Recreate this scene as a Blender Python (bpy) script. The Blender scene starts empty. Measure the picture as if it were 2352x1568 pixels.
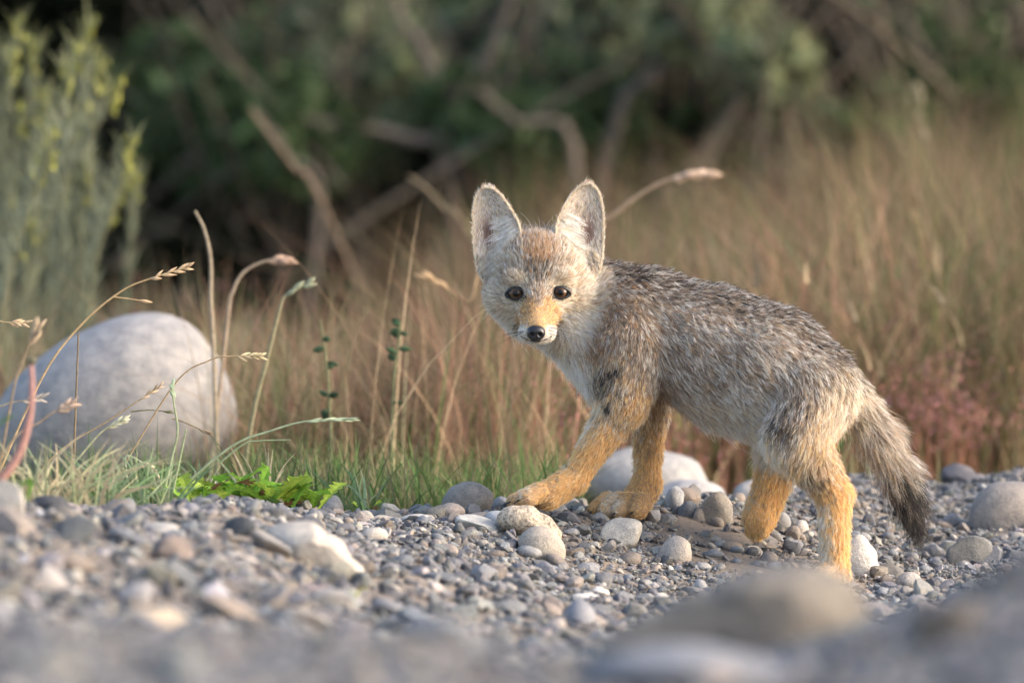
import bpy, math, random
import numpy as np
from mathutils import Vector, Matrix, kdtree

sc = bpy.context.scene
R = np.random.default_rng(7)
random.seed(7)

# ------------------------------------------------------------------ camera
CAM_Y, CAM_Z, HORIZ = -11.0, 0.2, 730.0          # the layout unit: 2352 units = 1 m at the fox
cam = bpy.data.cameras.new('camera')
cam_o = bpy.data.objects.new('camera', cam)
sc.collection.objects.link(cam_o)
cam_o.location = (0, CAM_Y, CAM_Z)
cam_o.rotation_euler = (math.radians(90), 0, 0)
cam.lens = 396.0
cam.sensor_width = 36.0
cam.shift_y = -(784 - HORIZ) / 2352.0
cam.clip_start = 0.1
cam.clip_end = 1000
cam.dof.use_dof = True
cam.dof.focus_distance = 10.95
cam.dof.aperture_fstop = 5.0
sc.camera = cam_o

# ------------------------------------------------------------------ sky and sun
SUN_EL, SUN_AZ = 27.0, 102.0                      # azimuth clockwise from +Y: from the right, a little in front
w = bpy.data.worlds.new('World')
sc.world = w
w.use_nodes = True
nt = w.node_tree
bg = nt.nodes['Background']
sky = nt.nodes.new('ShaderNodeTexSky')
sky.sky_type = 'NISHITA'
sky.sun_disc = False
sky.sun_elevation = math.radians(SUN_EL)
sky.sun_rotation = math.radians(SUN_AZ)
sky.air_density = 1.0
sky.dust_density = 3.0
nt.links.new(sky.outputs[0], bg.inputs[0])
bg.inputs[1].default_value = 0.15
sun = bpy.data.lights.new('sun', 'SUN')
sun.energy = 1.0
sun.angle = math.radians(36)
sun.color = (1.0, 0.86, 0.72)
sun_o = bpy.data.objects.new('sun', sun)
sc.collection.objects.link(sun_o)
_a, _e = math.radians(SUN_AZ), math.radians(SUN_EL)
sdir = Vector((math.sin(_a) * math.cos(_e), math.cos(_a) * math.cos(_e), math.sin(_e)))
sun_o.rotation_euler = sdir.to_track_quat('Z', 'Y').to_euler()
sun_o.location = (3, -3, 4)

sc.view_settings.view_transform = 'Standard'
sc.view_settings.look = 'None'
sc.view_settings.gamma = 1.0
sc.view_settings.exposure = 1.72
sc.render.engine = 'CYCLES'
sc.cycles.use_denoising = True
sc.cycles.max_bounces = 6
sc.cycles.diffuse_bounces = 4
sc.cycles.transmission_bounces = 4
sc.cycles.use_adaptive_sampling = True
sc.cycles.adaptive_threshold = 0.015

# ------------------------------------------------------------------ helpers
COL = sc.collection
def at(px, py, y=0.0):
    d = (y - CAM_Y) / 11.0
    return np.array([(px - 1176) / 2352 * d, y, CAM_Z + (HORIZ - py) / 2352 * d])
def proj(P):
    d = (P[:, 1] - CAM_Y) / 11.0
    return 1176 + P[:, 0] * 2352 / d, HORIZ - (P[:, 2] - CAM_Z) * 2352 / d
def unit(v):
    v = np.asarray(v, float)
    return v / (np.linalg.norm(v, axis=-1, keepdims=True) + 1e-12)
def tag(o, label, cat=None, group=None, kind=None):
    if label: o['label'] = label
    if cat: o['category'] = cat
    if group: o['group'] = group
    if kind: o['kind'] = kind
    return o
def thing(name, loc, label, cat, group=None):
    o = bpy.data.objects.new(name, None)
    o.empty_display_size = 0.02
    COL.objects.link(o)
    o.location = Vector([float(c) for c in loc])
    return tag(o, label, cat, group)
def put(o, parent):
    """parent o (whose data is in world coordinates) to parent"""
    o.parent = parent
    base = Vector((0, 0, 0)); q = parent
    while q is not None:
        base += q.location; q = q.parent
    o.location = -base
    return o
def mesh_np(name, V, F, mat, parent=None, cols=None, smooth=True, sharp=0):
    V = np.ascontiguousarray(V, np.float32); F = np.asarray(F, np.int32)
    me = bpy.data.meshes.new(name)
    k = F.shape[1]
    me.vertices.add(len(V)); me.vertices.foreach_set('co', V.ravel())
    me.loops.add(F.size); me.loops.foreach_set('vertex_index', F.ravel())
    me.polygons.add(len(F))
    me.polygons.foreach_set('loop_start', np.arange(0, F.size, k, dtype=np.int32))
    try:
        me.polygons.foreach_set('loop_total', np.full(len(F), k, np.int32))
    except Exception:
        pass
    me.polygons.foreach_set('use_smooth', np.full(len(F), bool(smooth)))
    me.update(calc_edges=True)
    me.validate()
    if cols is not None:
        a = me.color_attributes.new('col', 'FLOAT_COLOR', 'POINT')
        c4 = np.ones((len(V), 4), np.float32); c4[:, :3] = cols
        a.data.foreach_set('color', c4.ravel())
    if sharp: me.set_sharp_from_angle(angle=math.radians(sharp))
    me.materials.append(mat)
    o = bpy.data.objects.new(name, me)
    COL.objects.link(o)
    if parent is not None: put(o, parent)
    return o
# cheap smooth value noise from sines
def snoise(P, f, seed=0):
    rg = np.random.default_rng(seed)
    out = np.zeros(len(P))
    for i in range(5):
        k = rg.normal(size=P.shape[1]) * f * (0.6 + 0.35 * i)
        out += np.sin(P @ k + rg.uniform(0, 6.28)) / (1 + 0.35 * i)
    return out / 3.0

# ------------------------------------------------------------------ materials
def mat_new(name):
    m = bpy.data.materials.new(name); m.use_nodes = True
    return m, m.node_tree, m.node_tree.nodes['Principled BSDF']
def noise(nt_, scale, detail=4, rough=0.6, coord=None):
    n = nt_.nodes.new('ShaderNodeTexNoise')
    n.inputs['Scale'].default_value = scale
    n.inputs['Detail'].default_value = detail
    n.inputs['Roughness'].default_value = rough
    if coord is not None: nt_.links.new(coord, n.inputs['Vector'])
    return n
def ramp(nt_, src, stops):
    r = nt_.nodes.new('ShaderNodeValToRGB')
    el = r.color_ramp.elements
    while len(el) < len(stops): el.new(0.5)
    for e, (p, c) in zip(el, stops):
        e.position = p; e.color = (*c, 1) if len(c) == 3 else c
    nt_.links.new(src, r.inputs[0])
    return r
def mixc(nt_, mode, fac, a, b):
    m = nt_.nodes.new('ShaderNodeMix'); m.data_type = 'RGBA'; m.blend_type = mode
    for sock, v in ((m.inputs[0], fac), (m.inputs[6], a), (m.inputs[7], b)):
        if hasattr(v, 'is_linked') or hasattr(v, 'links'): nt_.links.new(v, sock)
        elif isinstance(v, (int, float)): sock.default_value = v
        else: sock.default_value = (*v, 1)
    return m.outputs[2]
def bump(nt_, bsdf, h, strength, dist):
    b = nt_.nodes.new('ShaderNodeBump')
    b.inputs['Strength'].default_value = strength
    b.inputs['Distance'].default_value = dist
    nt_.links.new(h, b.inputs['Height'])
    nt_.links.new(b.outputs[0], bsdf.inputs['Normal'])

def stone_material(name, source, speckle=0.35, sc_=1.0):
    """source: 'attr' (colour attribute col) or 'object' (object colour)"""
    m, t, b = mat_new(name)
    geo = t.nodes.new('ShaderNodeNewGeometry')
    pos = geo.outputs['Position']
    if source == 'attr':
        c = t.nodes.new('ShaderNodeAttribute'); c.attribute_name = 'col'; cs = c.outputs['Color']
    else:
        c = t.nodes.new('ShaderNodeObjectInfo'); cs = c.outputs['Color']
    n1 = noise(t, 60 * sc_, 5, 0.65, pos)
    n2 = noise(t, 700 * sc_, 3, 0.7, pos)
    r1 = ramp(t, n1.outputs[0], [(0.3, (0.64, 0.65, 0.68)), (0.7, (1.24, 1.19, 1.12))])
    r2 = ramp(t, n2.outputs[0], [(0.3, (1 - speckle,) * 3), (0.6, (1.1,) * 3)])
    x = mixc(t, 'MULTIPLY', 1.0, cs, r1.outputs[0])
    x = mixc(t, 'MULTIPLY', 1.0, x, r2.outputs[0])
    t.links.new(x, b.inputs['Base Color'])
    b.inputs['Roughness'].default_value = 0.85
    b.inputs['Specular IOR Level'].default_value = 0.25
    n3 = noise(t, 190 * sc_, 4, 0.65, pos)
    ad = t.nodes.new('ShaderNodeMath'); ad.operation = 'MULTIPLY_ADD'; ad.inputs[1].default_value = 2.2
    t.links.new(n3.outputs[0], ad.inputs[0]); t.links.new(n2.outputs[0], ad.inputs[2])
    bump(t, b, ad.outputs[0], 0.55, 0.0014 / sc_)
    return m
M_STONE = stone_material('stone', 'object')
M_SPECK = stone_material('speckled_stone', 'object', 0.75, 0.45)
M_GRAVEL = stone_material('gravel', 'attr')

def leaf_material(name, rough=0.6, trans=0.35):
    m, t, b = mat_new(name)
    c = t.nodes.new('ShaderNodeAttribute'); c.attribute_name = 'col'
    geo = t.nodes.new('ShaderNodeNewGeometry')
    n = noise(t, 220, 2, 0.6, geo.outputs['Position'])
    r = ramp(t, n.outputs[0], [(0.3, (0.75,) * 3), (0.7, (1.2,) * 3)])
    x = mixc(t, 'MULTIPLY', 1.0, c.outputs['Color'], r.outputs[0])
    t.links.new(x, b.inputs['Base Color'])
    b.inputs['Roughness'].default_value = rough
    b.inputs['Specular IOR Level'].default_value = 0.08
    tr = t.nodes.new('ShaderNodeBsdfTranslucent')
    t.links.new(x, tr.inputs[0])
    mx = t.nodes.new('ShaderNodeMixShader'); mx.inputs[0].default_value = trans
    t.links.new(b.outputs[0], mx.inputs[1]); t.links.new(tr.outputs[0], mx.inputs[2])
    t.links.new(mx.outputs[0], t.nodes['Material Output'].inputs[0])
    return m
M_LEAF = leaf_material('plant_tissue')
M_GRASS = leaf_material('grass_tissue', 0.65, 0.3)

def bark_material():
    m, t, b = mat_new('bark')
    geo = t.nodes.new('ShaderNodeNewGeometry')
    n = noise(t, 40, 5, 0.7, geo.outputs['Position'])
    r = ramp(t, n.outputs[0], [(0.3, (0.06, 0.047, 0.036)), (0.7, (0.15, 0.12, 0.095))])
    t.links.new(r.outputs[0], b.inputs['Base Color'])
    b.inputs['Roughness'].default_value = 0.9
    bump(t, b, n.outputs[0], 0.6, 0.01)
    return m
M_BARK = bark_material()

# ------------------------------------------------------------------ ground
YK = np.array([-30, -2.2, -1.5, -0.9, -0.5, -0.2, -0.1, 0.0, 0.1, 0.2, 0.35, 0.6, 1.2, 3, 30])
PXC = np.array([-300, 0, 540, 940, 1120, 1300, 1460, 1650, 1950, 2230, 2470, 2800])
ZC = np.array([
    [-.03, -.06, -.02, .030, .025, .018, .016, .012, .008, .004, 0, -.01, -.02, -.02, -.02],
    [-.03, -.06, -.03, .030, .025, .018, .016, .012, .008, .004, 0, -.01, -.02, -.02, -.02],
    [-.03, -.07, -.06, -.010, .022, .020, .016, .012, .008, .004, 0, -.01, -.02, -.02, -.02],
    [-.04, -.085, -.085, -.06, -.03, -.002, .004, .006, .006, 0, -.008, -.015, -.02, -.02, -.02],
    [-.04, -.09, -.09, -.075, -.05, -.022, -.002, .008, .008, 0, -.008, -.015, -.02, -.02, -.02],
    [-.04, -.09, -.092, -.085, -.07, -.040, -.010, .012, .012, .004, -.006, -.015, -.02, -.02, -.02],
    [-.04, -.09, -.095, -.088, -.075, -.052, -.028, -.004, .012, .016, .004, -.012, -.02, -.02, -.02],
    [-.04, -.09, -.095, -.09, -.08, -.060, -.042, -.020, .008, .024, .015, -.01, -.02, -.02, -.02],
    [-.04, -.09, -.09, -.085, -.078, -.068, -.060, -.048, -.030, -.008, .022, .034, .0, -.02, -.02],
    [-.04, -.085, -.085, -.08, -.07, -.062, -.058, -.052, -.044, -.03, -.006, .030, .0, -.02, -.02],
    [-.04, -.08, -.08, -.075, -.065, -.055, -.050, -.042, -.034, -.02, .004, .045, .01, -.02, -.02],
    [-.04, -.08, -.08, -.075, -.065, -.055, -.050, -.042, -.034, -.02, .004, .045, .01, -.02, -.02]])
NPX = np.array([-200, 0, 500, 1000, 1300, 1500, 1800, 2100, 2250, 2352, 2600])
NZ = np.array([-.028, -.028, -.033, -.040, -.058, -.062, -.050, -.016, .001, .020, .03])
def sstep(a, b, x):
    t = np.clip((x - a) / (b - a), 0, 1); return t * t * (3 - 2 * t)
def zg(x, y, detail=True):
    x = np.atleast_1d(np.asarray(x, float)); y = np.atleast_1d(np.asarray(y, float))
    cols = np.stack([np.interp(y, YK, ZC[i]) for i in range(len(PXC))])         # (cols, n)
    px = np.clip(1176 + x * 2352, PXC[0], PXC[-1] - 1e-3)
    i = np.clip(np.searchsorted(PXC, px, side='right') - 1, 0, len(PXC) - 2)
    t = (px - PXC[i]) / (PXC[i + 1] - PXC[i]); t = t * t * (3 - 2 * t)
    n = np.arange(len(x))
    z = cols[i, n] * (1 - t) + cols[i + 1, n] * t
    nz = np.interp(1176 + x * 2352 * 11 / 8.3, NPX, NZ) - 0.006 * np.clip(-2.7 - y, 0, 8)
    k = sstep(-2.35, -2.7, y)
    z = z * (1 - k) + nz * k
    if detail:
        P = np.stack([x, y], 1)
        near = sstep(6, 2, np.abs(y))
        z = z + near * (0.004 * snoise(P, 18, 3) + 0.0025 * snoise(P, 60, 4))
    return z
def z1(x, y): return float(zg(x, y)[0])
def hit(px, py, y0=-2.1, y1=1.0):
    """depth of the first ground point seen at (px,py) behind y0"""
    ys = np.linspace(y0, y1, 400)
    d = (ys - CAM_Y) / 11
    X = (px - 1176) / 2352 * d; Z = CAM_Z + (HORIZ - py) / 2352 * d
    below = Z <= zg(X, ys, False)
    k = np.argmax(below)
    return float(ys[k]) if below.any() else 0.1

def graded(lo, hi, fine_lo, fine_hi, step, n_out):
    a = np.arange(fine_lo, fine_hi + 1e-9, step)
    g = np.geomspace(step, 1, n_out)
    l = fine_lo - (fine_lo - lo) * (g - g[0] * 0.0)[::1]
    r = fine_hi + (hi - fine_hi) * g
    return np.concatenate([l[::-1], a, r])
gx = graded(-250, 250, -0.75, 0.8, 0.012, 24)
gy = graded(-60, 300, -3.6, 1.6, 0.014, 30)
GX, GY = np.meshgrid(gx, gy)
GZ = zg(GX.ravel(), GY.ravel())
gV = np.stack([GX.ravel(), GY.ravel(), GZ], 1)
nx, ny = len(gx), len(gy)
ii = (np.arange(ny - 1)[:, None] * nx + np.arange(nx - 1)[None]).ravel()
gF = np.stack([ii, ii + 1, ii + nx + 1, ii + nx], 1)
m, t, b = mat_new('soil')
geo = t.nodes.new('ShaderNodeNewGeometry')
n1 = noise(t, 14, 6, 0.7, geo.outputs['Position'])
n2 = noise(t, 420, 4, 0.8, geo.outputs['Position'])
r1 = ramp(t, n1.outputs[0], [(0.3, (0.19, 0.165, 0.145)), (0.5, (0.27, 0.225, 0.185)), (0.7, (0.33, 0.27, 0.21))])
r2 = ramp(t, n2.outputs[0], [(0.3, (0.6,) * 3), (0.7, (1.25,) * 3)])
t.links.new(mixc(t, 'MULTIPLY', 1.0, r1.outputs[0], r2.outputs[0]), b.inputs['Base Color'])
b.inputs['Roughness'].default_value = 0.95
b.inputs['Specular IOR Level'].default_value = 0.15
bump(t, b, n2.outputs[0], 0.9, 0.003)
ground = mesh_np('ground', gV, gF, m)
tag(ground, 'tan stony soil of the gravel bank and field', None, None, 'structure')

# ------------------------------------------------------------------ stones
def icosphere(sub):
    import bmesh
    bm = bmesh.new(); bmesh.ops.create_icosphere(bm, subdivisions=sub, radius=1.0)
    V = np.array([v.co[:] for v in bm.verts]); F = np.array([[v.index for v in f.verts] for f in bm.faces])
    bm.free(); return V, F
ICO = {k: icosphere(k) for k in (1, 2, 3, 4)}
def stone_shape(seed, sub, angular):
    rg = np.random.default_rng(seed)
    V, F = ICO[sub]; V = V.copy()
    V = V * (1 + 0.13 * snoise(V, 1.5, seed + 1) + 0.05 * snoise(V, 3.5, seed + 2))[:, None]
    npl = int(3 + 7 * angular)
    for k in range(npl):
        n = unit(rg.normal(size=3)); off = rg.uniform(0.55, 0.92) if angular > 0.3 else rg.uniform(0.72, 0.95)
        s = V @ n - off
        q = np.where(s > 0, s * (0.94 if angular > 0.3 else 0.6), 0)
        V = V - q[:, None] * n
    V = V - (V.max(0) + V.min(0)) / 2
    V = V / ((V.max(0) - V.min(0)) / 2)
    return V, F
def rot_rand(n, rg, tilt=0.5):
    """random rotations: yaw any, tilt limited"""
    a = rg.uniform(0, 2 * np.pi, n); tx = rg.normal(0, tilt, n); ty = rg.normal(0, tilt, n)
    def Rz(a):
        c, s, o, i = np.cos(a), np.sin(a), np.zeros(n), np.ones(n)
        return np.stack([c, -s, o, s, c, o, o, o, i], 1).reshape(n, 3, 3)
    def Rx(a):
        c, s, o, i = np.cos(a), np.sin(a), np.zeros(n), np.ones(n)
        return np.stack([i, o, o, o, c, -s, o, s, c], 1).reshape(n, 3, 3)
    def Ry(a):
        c, s, o, i = np.cos(a), np.sin(a), np.zeros(n), np.ones(n)
        return np.stack([c, o, s, o, i, o, -s, o, c], 1).reshape(n, 3, 3)
    return Rx(tx) @ Ry(ty) @ Rz(a)
STONE_COLS = np.array([[.22, .225, .235], [.26, .26, .265], [.17, .18, .195], [.33, .31, .29], [.40, .375, .34],
                       [.29, .255, .225], [.11, .115, .125], [.52, .50, .46], [.36, .33, .33], [.23, .24, .25]])
STONE_P = np.array([.21, .16, .16, .12, .06, .10, .09, .018, .04, .05]); STONE_P = STONE_P / STONE_P.sum()

def scatter_gravel(name, label, n, xr, yr, size, sub, mask=None, kinds=10, sink=0.25, seed=1, angular=(0.1, 1.0), parent=None, sig=.38):
    rg = np.random.default_rng(seed)
    x = rg.uniform(*xr, n); y = rg.uniform(*yr, n)
    # keep to the viewed wedge
    if mask is not None:
        k = mask(x, y, rg); x, y = x[k], y[k]
    n = len(x)
    s = rg.lognormal(np.log(size), sig, n)
    dim = np.stack([s * rg.uniform(.8, 1.45, n), s * rg.uniform(.75, 1.2, n), s * rg.uniform(.4, .85, n)], 1) / 2
    Rm = rot_rand(n, rg, 0.45)
    col = STONE_COLS[rg.choice(len(STONE_COLS), n, p=STONE_P)] * .74 * np.exp(rg.normal(0, .24, (n, 1))) * rg.uniform(.96, 1.04, (n, 3))
    z = zg(x, y) + dim[:, 2] * (1 - 2 * sink * rg.uniform(0.3, 1.6, n))
    kind = rg.integers(0, kinds, n)
    Vs, Fs, Cs, off = [], [], [], 0
    for k in range(kinds):
        idx = np.where(kind == k)[0]
        if not len(idx): continue
        V, F = stone_shape(seed * 100 + k, sub, rg.uniform(*angular))
        W = np.einsum('nij,vj,nj->nvi', Rm[idx], V, np.ones((len(idx), 3))) if False else np.einsum('nij,nvj->nvi', Rm[idx], V[None] * dim[idx][:, None, :])
        W += np.stack([x[idx], y[idx], z[idx]], 1)[:, None, :]
        Vs.append(W.reshape(-1, 3)); Cs.append(np.repeat(col[idx], len(V), 0))
        Fs.append((F[None] + (np.arange(len(idx)) * len(V))[:, None, None]).reshape(-1, 3) + off)
        off += len(idx) * len(V)
    o = mesh_np(name, np.concatenate(Vs), np.concatenate(Fs), M_GRAVEL, parent, np.concatenate(Cs), sharp=28)
    tag(o, label, None if parent else 'gravel', None, 'stuff')
    return o

def crest_y(x):
    px = 1176 + x * 2352
    return np.interp(px, [0, 300, 540, 720, 940, 1300, 1650, 1950, 2230, 2400], [-.62, -.5, -.28, .02, .12, .18, .3, .62, .75, .8])
def m_bank(x, y, rg):
    patch = snoise(np.stack([x, y], 1), 14, 9)
    # bare soil runs down the bank between the paws
    px = 1176 + x * 2352
    bare = np.exp(-(((px - 1640) + 900 * y) / 130) ** 2) * (y > -.22) * (y < .08)
    return (y < crest_y(x) + rg.normal(0, .03, len(x))) & (rg.random(len(x)) > 0.18 + 0.25 * (patch > .35) + .5 * bare)
def m_near(x, y, rg):
    return (y < crest_y(x)) & (np.abs(x) < 0.58 * (11 + y) / 11 + 0.38)
scatter_gravel('fine_gravel', 'fine blue-grey grit covering the bank around the paws', 62000, (-.6, .62), (-.55, .75), .0040, 1, m_bank, 10, .3, 11, (.5, 1.0))
scatter_gravel('coarse_gravel', 'small mixed grey stones lying thickly on the bank', 7000, (-.6, .62), (-.6, .75), .0086, 2, m_bank, 14, .38, 12, (.45, 1.0))
scatter_gravel('foreground_gravel', 'blurred grey gravel spread in the foreground dip and terrace', 25000, (-.95, .95), (-4.6, -.5), .0085, 1, m_near, 8, .4, 13, (.4, 1.0))
scatter_gravel('foreground_stones', 'blurred larger stones strewn through the foreground dip', 1900, (-.9, .9), (-2.2, -.45), .0175, 2, m_near, 10, .5, 14, (.3, 1.0), sig=.42)
scatter_gravel('terrace_stones', 'very blurred stones half sunk in the nearest gravel terrace', 1300, (-.8, .8), (-4.6, -2.2), .021, 2, m_near, 10, .75, 15, (.2, .8), sig=.35)

def pxy_size(wpx, y): return wpx / 2352 * (y - CAM_Y) / 11
SHARED = {}
def stone_obj(name, px, py, wpx, hpx, col, label, y=None, cat='stone', ang=0.25, roll=0.0, sub=3, mat=None, depth=0.85, seed=None, group=None, sink=0.18, yaw=None):
    """a stone whose visible outline is about wpx by hpx around (px,py)"""
    if y is None: y = hit(px, py + hpx * 0.42) + 0.35 * pxy_size(wpx, 0) * depth
    seed = int(px * 7 + py) if seed is None else seed
    key = (seed % 40 if sub < 4 else seed, sub, round(ang, 1))
    mt = mat or M_STONE
    if (key, mt.name) not in SHARED:
        V, F = stone_shape(key[0] * 13 + 5, sub, ang)
        o = mesh_np(name, V, F, mt, sharp=24 if ang > .3 else 0); SHARED[(key, mt.name)] = o.data
    else:
        o = bpy.data.objects.new(name, SHARED[(key, mt.name)]); COL.objects.link(o)
    sw, sh = pxy_size(wpx, y) / 2, pxy_size(hpx, y) / 2 * (1 + sink)
    o.scale = (sw, sw * depth, sh)
    c = at(px, py + hpx * sink * 0.5, y)
    # never float: let it reach the soil
    zgnd = z1(c[0], c[1])
    if c[2] - sh * 0.8 > zgnd:
        top = c[2] + sh; bot = zgnd - 0.15 * sh
        o.scale = (sw, sw * depth, (top - bot) / 2); c[2] = (top + bot) / 2
    o.location = c
    o.rotation_euler = (0, roll, (seed % 7) * 0.12 - 0.35 if yaw is None else yaw)
    o.color = (*col, 1)
    tag(o, label, cat, group)
    return o

GB, GD, TN, PL, WH = (.28, .25, .225), (.16, .17, .185), (.42, .375, .32), (.50, .47, .43), (.66, .63, .58)
BL, SL = (.24, .255, .275), (.12, .125, .14)
stone_obj('rounded_stone', 1037, 1172, 64, 36, (.30, .26, .235), 'small brown-grey stone tucked against the domed ridge stone', ang=.1, y=-.06)
stone_obj('rounded_stone', 763, 1157, 52, 42, (.27, .26, .26), 'round grey stone beside the bright green leaf rosette', ang=.1)
stone_obj('pebble_stone', 1150, 1153, 44, 28, BL, 'blue-grey stone between domed ridge stone and fox paw')
stone_obj('pebble_stone', 1087, 1167, 36, 24, SL, 'dark slate stone in front of the domed ridge stone', ang=.6, y=-.05)
stone_obj('flat_stone', 955, 1190, 74, 22, PL, 'short flat pale stone at the end of the long ridge stone', ang=.3, depth=.6)
stone_obj('flat_stone', 1100, 1206, 108, 44, (.47, .46, .43), 'pale grey slab below the domed ridge stone', ang=.4, roll=.18)
stone_obj('flat_stone', 1165, 1198, 110, 46, (.42, .42, .42), 'light grey slab leaning on the cream speckled stone', ang=.3, roll=.3)
stone_obj('flat_stone', 1552, 1268, 78, 78, (.40, .36, .32), 'flat tan stone set in bare soil below the forepaws', ang=.3, roll=.5, y=-.09)
stone_obj('rounded_stone', 1276, 1170, 58, 28, (.40, .40, .41), 'light grey oval stone under the heel of the reaching forepaw', ang=.1)
stone_obj('angular_stone', 1308, 1191, 54, 34, SL, 'sharp-edged dark slate chunk between the two forepaws', ang=.9)
stone_obj('angular_stone', 1378, 1192, 44, 32, (.27, .27, .27), 'grey angular stone at the toes of the standing forepaw', ang=.7)
stone_obj('rounded_stone', 1646, 1172, 76, 88, (.28, .255, .225), 'round brown-grey upright stone behind the forepaws by the belly gap', ang=.1, sub=4)
stone_obj('rounded_stone', 1579, 1176, 46, 54, (.20, .215, .235), 'blue-grey oval stone leaning on a tan neighbour behind forepaw', ang=.1, roll=.3)
stone_obj('rounded_stone', 1610, 1188, 38, 42, (.33, .295, .26), 'small tan stone wedged between blue oval and round brown stone', ang=.2)
stone_obj('angular_stone', 1590, 1131, 42, 44, (.20, .195, .19), 'upright two-faced grey stone on the crest behind the belly', ang=.8)
stone_obj('rounded_stone', 1550, 1131, 44, 32, (.36, .37, .39), 'pale blue-grey stone on the crest right of standing forepaw', ang=.2)
stone_obj('rounded_stone', 1796, 1194, 42, 38, (.25, .25, .25), 'grey oval stone right of the lifted hind paw', ang=.15)
stone_obj('rounded_stone', 1841, 1209, 32, 32, (.50, .46, .43), 'small pale pinkish stone left of the near hind hock', ang=.15)
stone_obj('angular_stone', 1822, 1226, 36, 40, (.27, .235, .21), 'brown broken stone left of the near hind shank', ang=.7)
stone_obj('angular_stone', 1819, 1255, 44, 30, SL, 'near-black stone below the lifted hind paw', ang=.5)
stone_obj('rounded_stone', 1766, 1281, 44, 32, (.25, .22, .20), 'brown-grey stone above the blurred foreground rock', ang=.2)
stone_obj('rounded_stone', 1657, 1250, 32, 24, (.30, .30, .30), 'small grey stone in the bare soil below the lifted paw', ang=.2)
stone_obj('rounded_stone', 2085, 1330, 60, 36, (.34, .32, .30), 'light brown stone on the fine grit below the tail tip', ang=.3)
stone_obj('flat_stone', 1364, 1382, 116, 36, (.60, .57, .53), 'long white slightly blurred stone in the gravel below the wedge stone', ang=.25, roll=.25, y=-.42, depth=.6)
stone_obj('flat_stone', 560, 1300, 120, 50, (.42, .38, .34), 'blurred tan slab left of the large pale slab', ang=.4, roll=.5, y=-.9)
for (px_, py_, w_, h_, r_, c_, l_) in ((620, 1250, 110, 40, .5, (.36, .34, .32), 'blurred grey slab above the large pale slab'), (420, 1330, 120, 46, .7, (.20, .21, .22), 'blurred dark slanting stone in the left gravel slope'),
        (300, 1240, 110, 44, .4, (.27, .28, .30), 'blurred blue-grey stone high on the left gravel slope'), (520, 1400, 150, 50, .4, (.40, .33, .27), 'blurred tan slab low on the left gravel slope'),
        (160, 1290, 120, 50, .3, (.36, .30, .25), 'blurred brownish slab far along the left gravel slope'), (900, 1400, 100, 46, .3, (.36, .36, .37), 'blurred grey stone low in the middle gravel'),
        (700, 1420, 120, 46, .3, (.46, .42, .38), 'blurred pale stone between tan slab and middle gravel'), (1010, 1330, 80, 36, .2, (.22, .23, .245), 'blurred dark stone below the flat ridge stones')):
    stone_obj('slanting_stone', px_, py_, w_, h_, tuple(q * .72 for q in c_), l_, ang=.6, roll=r_, sink=.1, depth=.7)
stone_obj('flat_stone', 430, 1185, 120, 34, (.44, .40, .38), 'flat pinkish stone in front of the green grass tuft', ang=.3, y=-.42)
stone_obj('flat_stone', 527, 1160, 96, 50, (.27, .19, .16), 'reddish brown stone half hidden by the leaf rosette', ang=.2, y=-.12)
stone_obj('boulder', 1480, 1080, 310, 110, (.36, .35, .34), 'pale smooth boulder seen between the fox forelegs', y=.75, cat='boulder', ang=.1, sub=4, depth=.8)
stone_obj('boulder', 1590, 1125, 170, 50, (.42, .40, .385), 'low white boulder at the foot of the pale smooth boulder', y=.62, cat='boulder', ang=.1, sub=4)
stone_obj('boulder', 1760, 1135, 170, 75, (.44, .40, .365), 'low cream boulder behind the lifted hind leg', y=.5, cat='boulder', ang=.1, sub=4)
def outline_stone(name, out, label, col, y=None, thick=.8, cat='stone', mat=None, soft=.14, flat=.85, rough=.02, seed=1, facets=0, sub=4):
    """a solid whose silhouette follows out (layout units), with its own thickness"""
    V, F = ICO[sub]; V = V.copy(); rg = np.random.default_rng(seed)
    out = np.array(out, float)
    cx, cz = (out[:, 0].max() + out[:, 0].min()) / 2, (out[:, 1].max() + out[:, 1].min()) / 2
    wd = out[:, 0].max() - out[:, 0].min()
    if y is None: y = hit(cx, out[:, 1].max() - 3) + .25 * thick * wd / 2352
    th = np.arctan2(cz - out[:, 1], out[:, 0] - cx); rr = np.hypot(out[:, 0] - cx, cz - out[:, 1])
    o_ = np.argsort(th); th, rr = th[o_], rr[o_]
    a = np.arctan2(V[:, 2], V[:, 0]); rho = np.hypot(V[:, 0], V[:, 2])
    acc = np.zeros(len(a))
    for d in np.linspace(-soft, soft, 7): acc += np.interp((a + d + np.pi) % (2 * np.pi) - np.pi, th, rr, period=2 * np.pi) / 7
    k = 1 + rough * snoise(V, 2.5, seed + 44) + rough * .5 * snoise(V, 7, seed + 45)
    for q in range(facets):
        n = unit(rg.normal(size=3) * [.7, 1, .7] - [0, .5, 0]); off = rg.uniform(.6, .85)
        s_ = V @ n - off; V = V - np.where(s_ > 0, s_ * .9, 0)[:, None] * n
    rho = np.hypot(V[:, 0], V[:, 2])
    rad = pxy_size(1, y) * acc * rho ** flat * k
    W = np.stack([np.cos(a) * rad, V[:, 1] * pxy_size(wd, y) / 2 * thick * k, np.sin(a) * rad], 1)
    o = mesh_np(name, W, F, mat or M_STONE, sharp=26 if facets else 0); o.location = at(cx, cz, y); o.color = (*col, 1)
    tag(o, label, cat)
    return o
outline_stone('boulder', [(10, 905), (100, 820), (200, 757), (300, 722), (380, 716), (440, 742), (500, 825), (545, 930), (552, 985), (520, 1040), (440, 1110), (300, 1150), (120, 1140), (0, 1060), (-25, 980)],
              'large smooth pale grey boulder behind the grass stems', (.31, .30, .295), .8, .85, 'boulder', soft=.2, rough=.015, seed=3)
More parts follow.
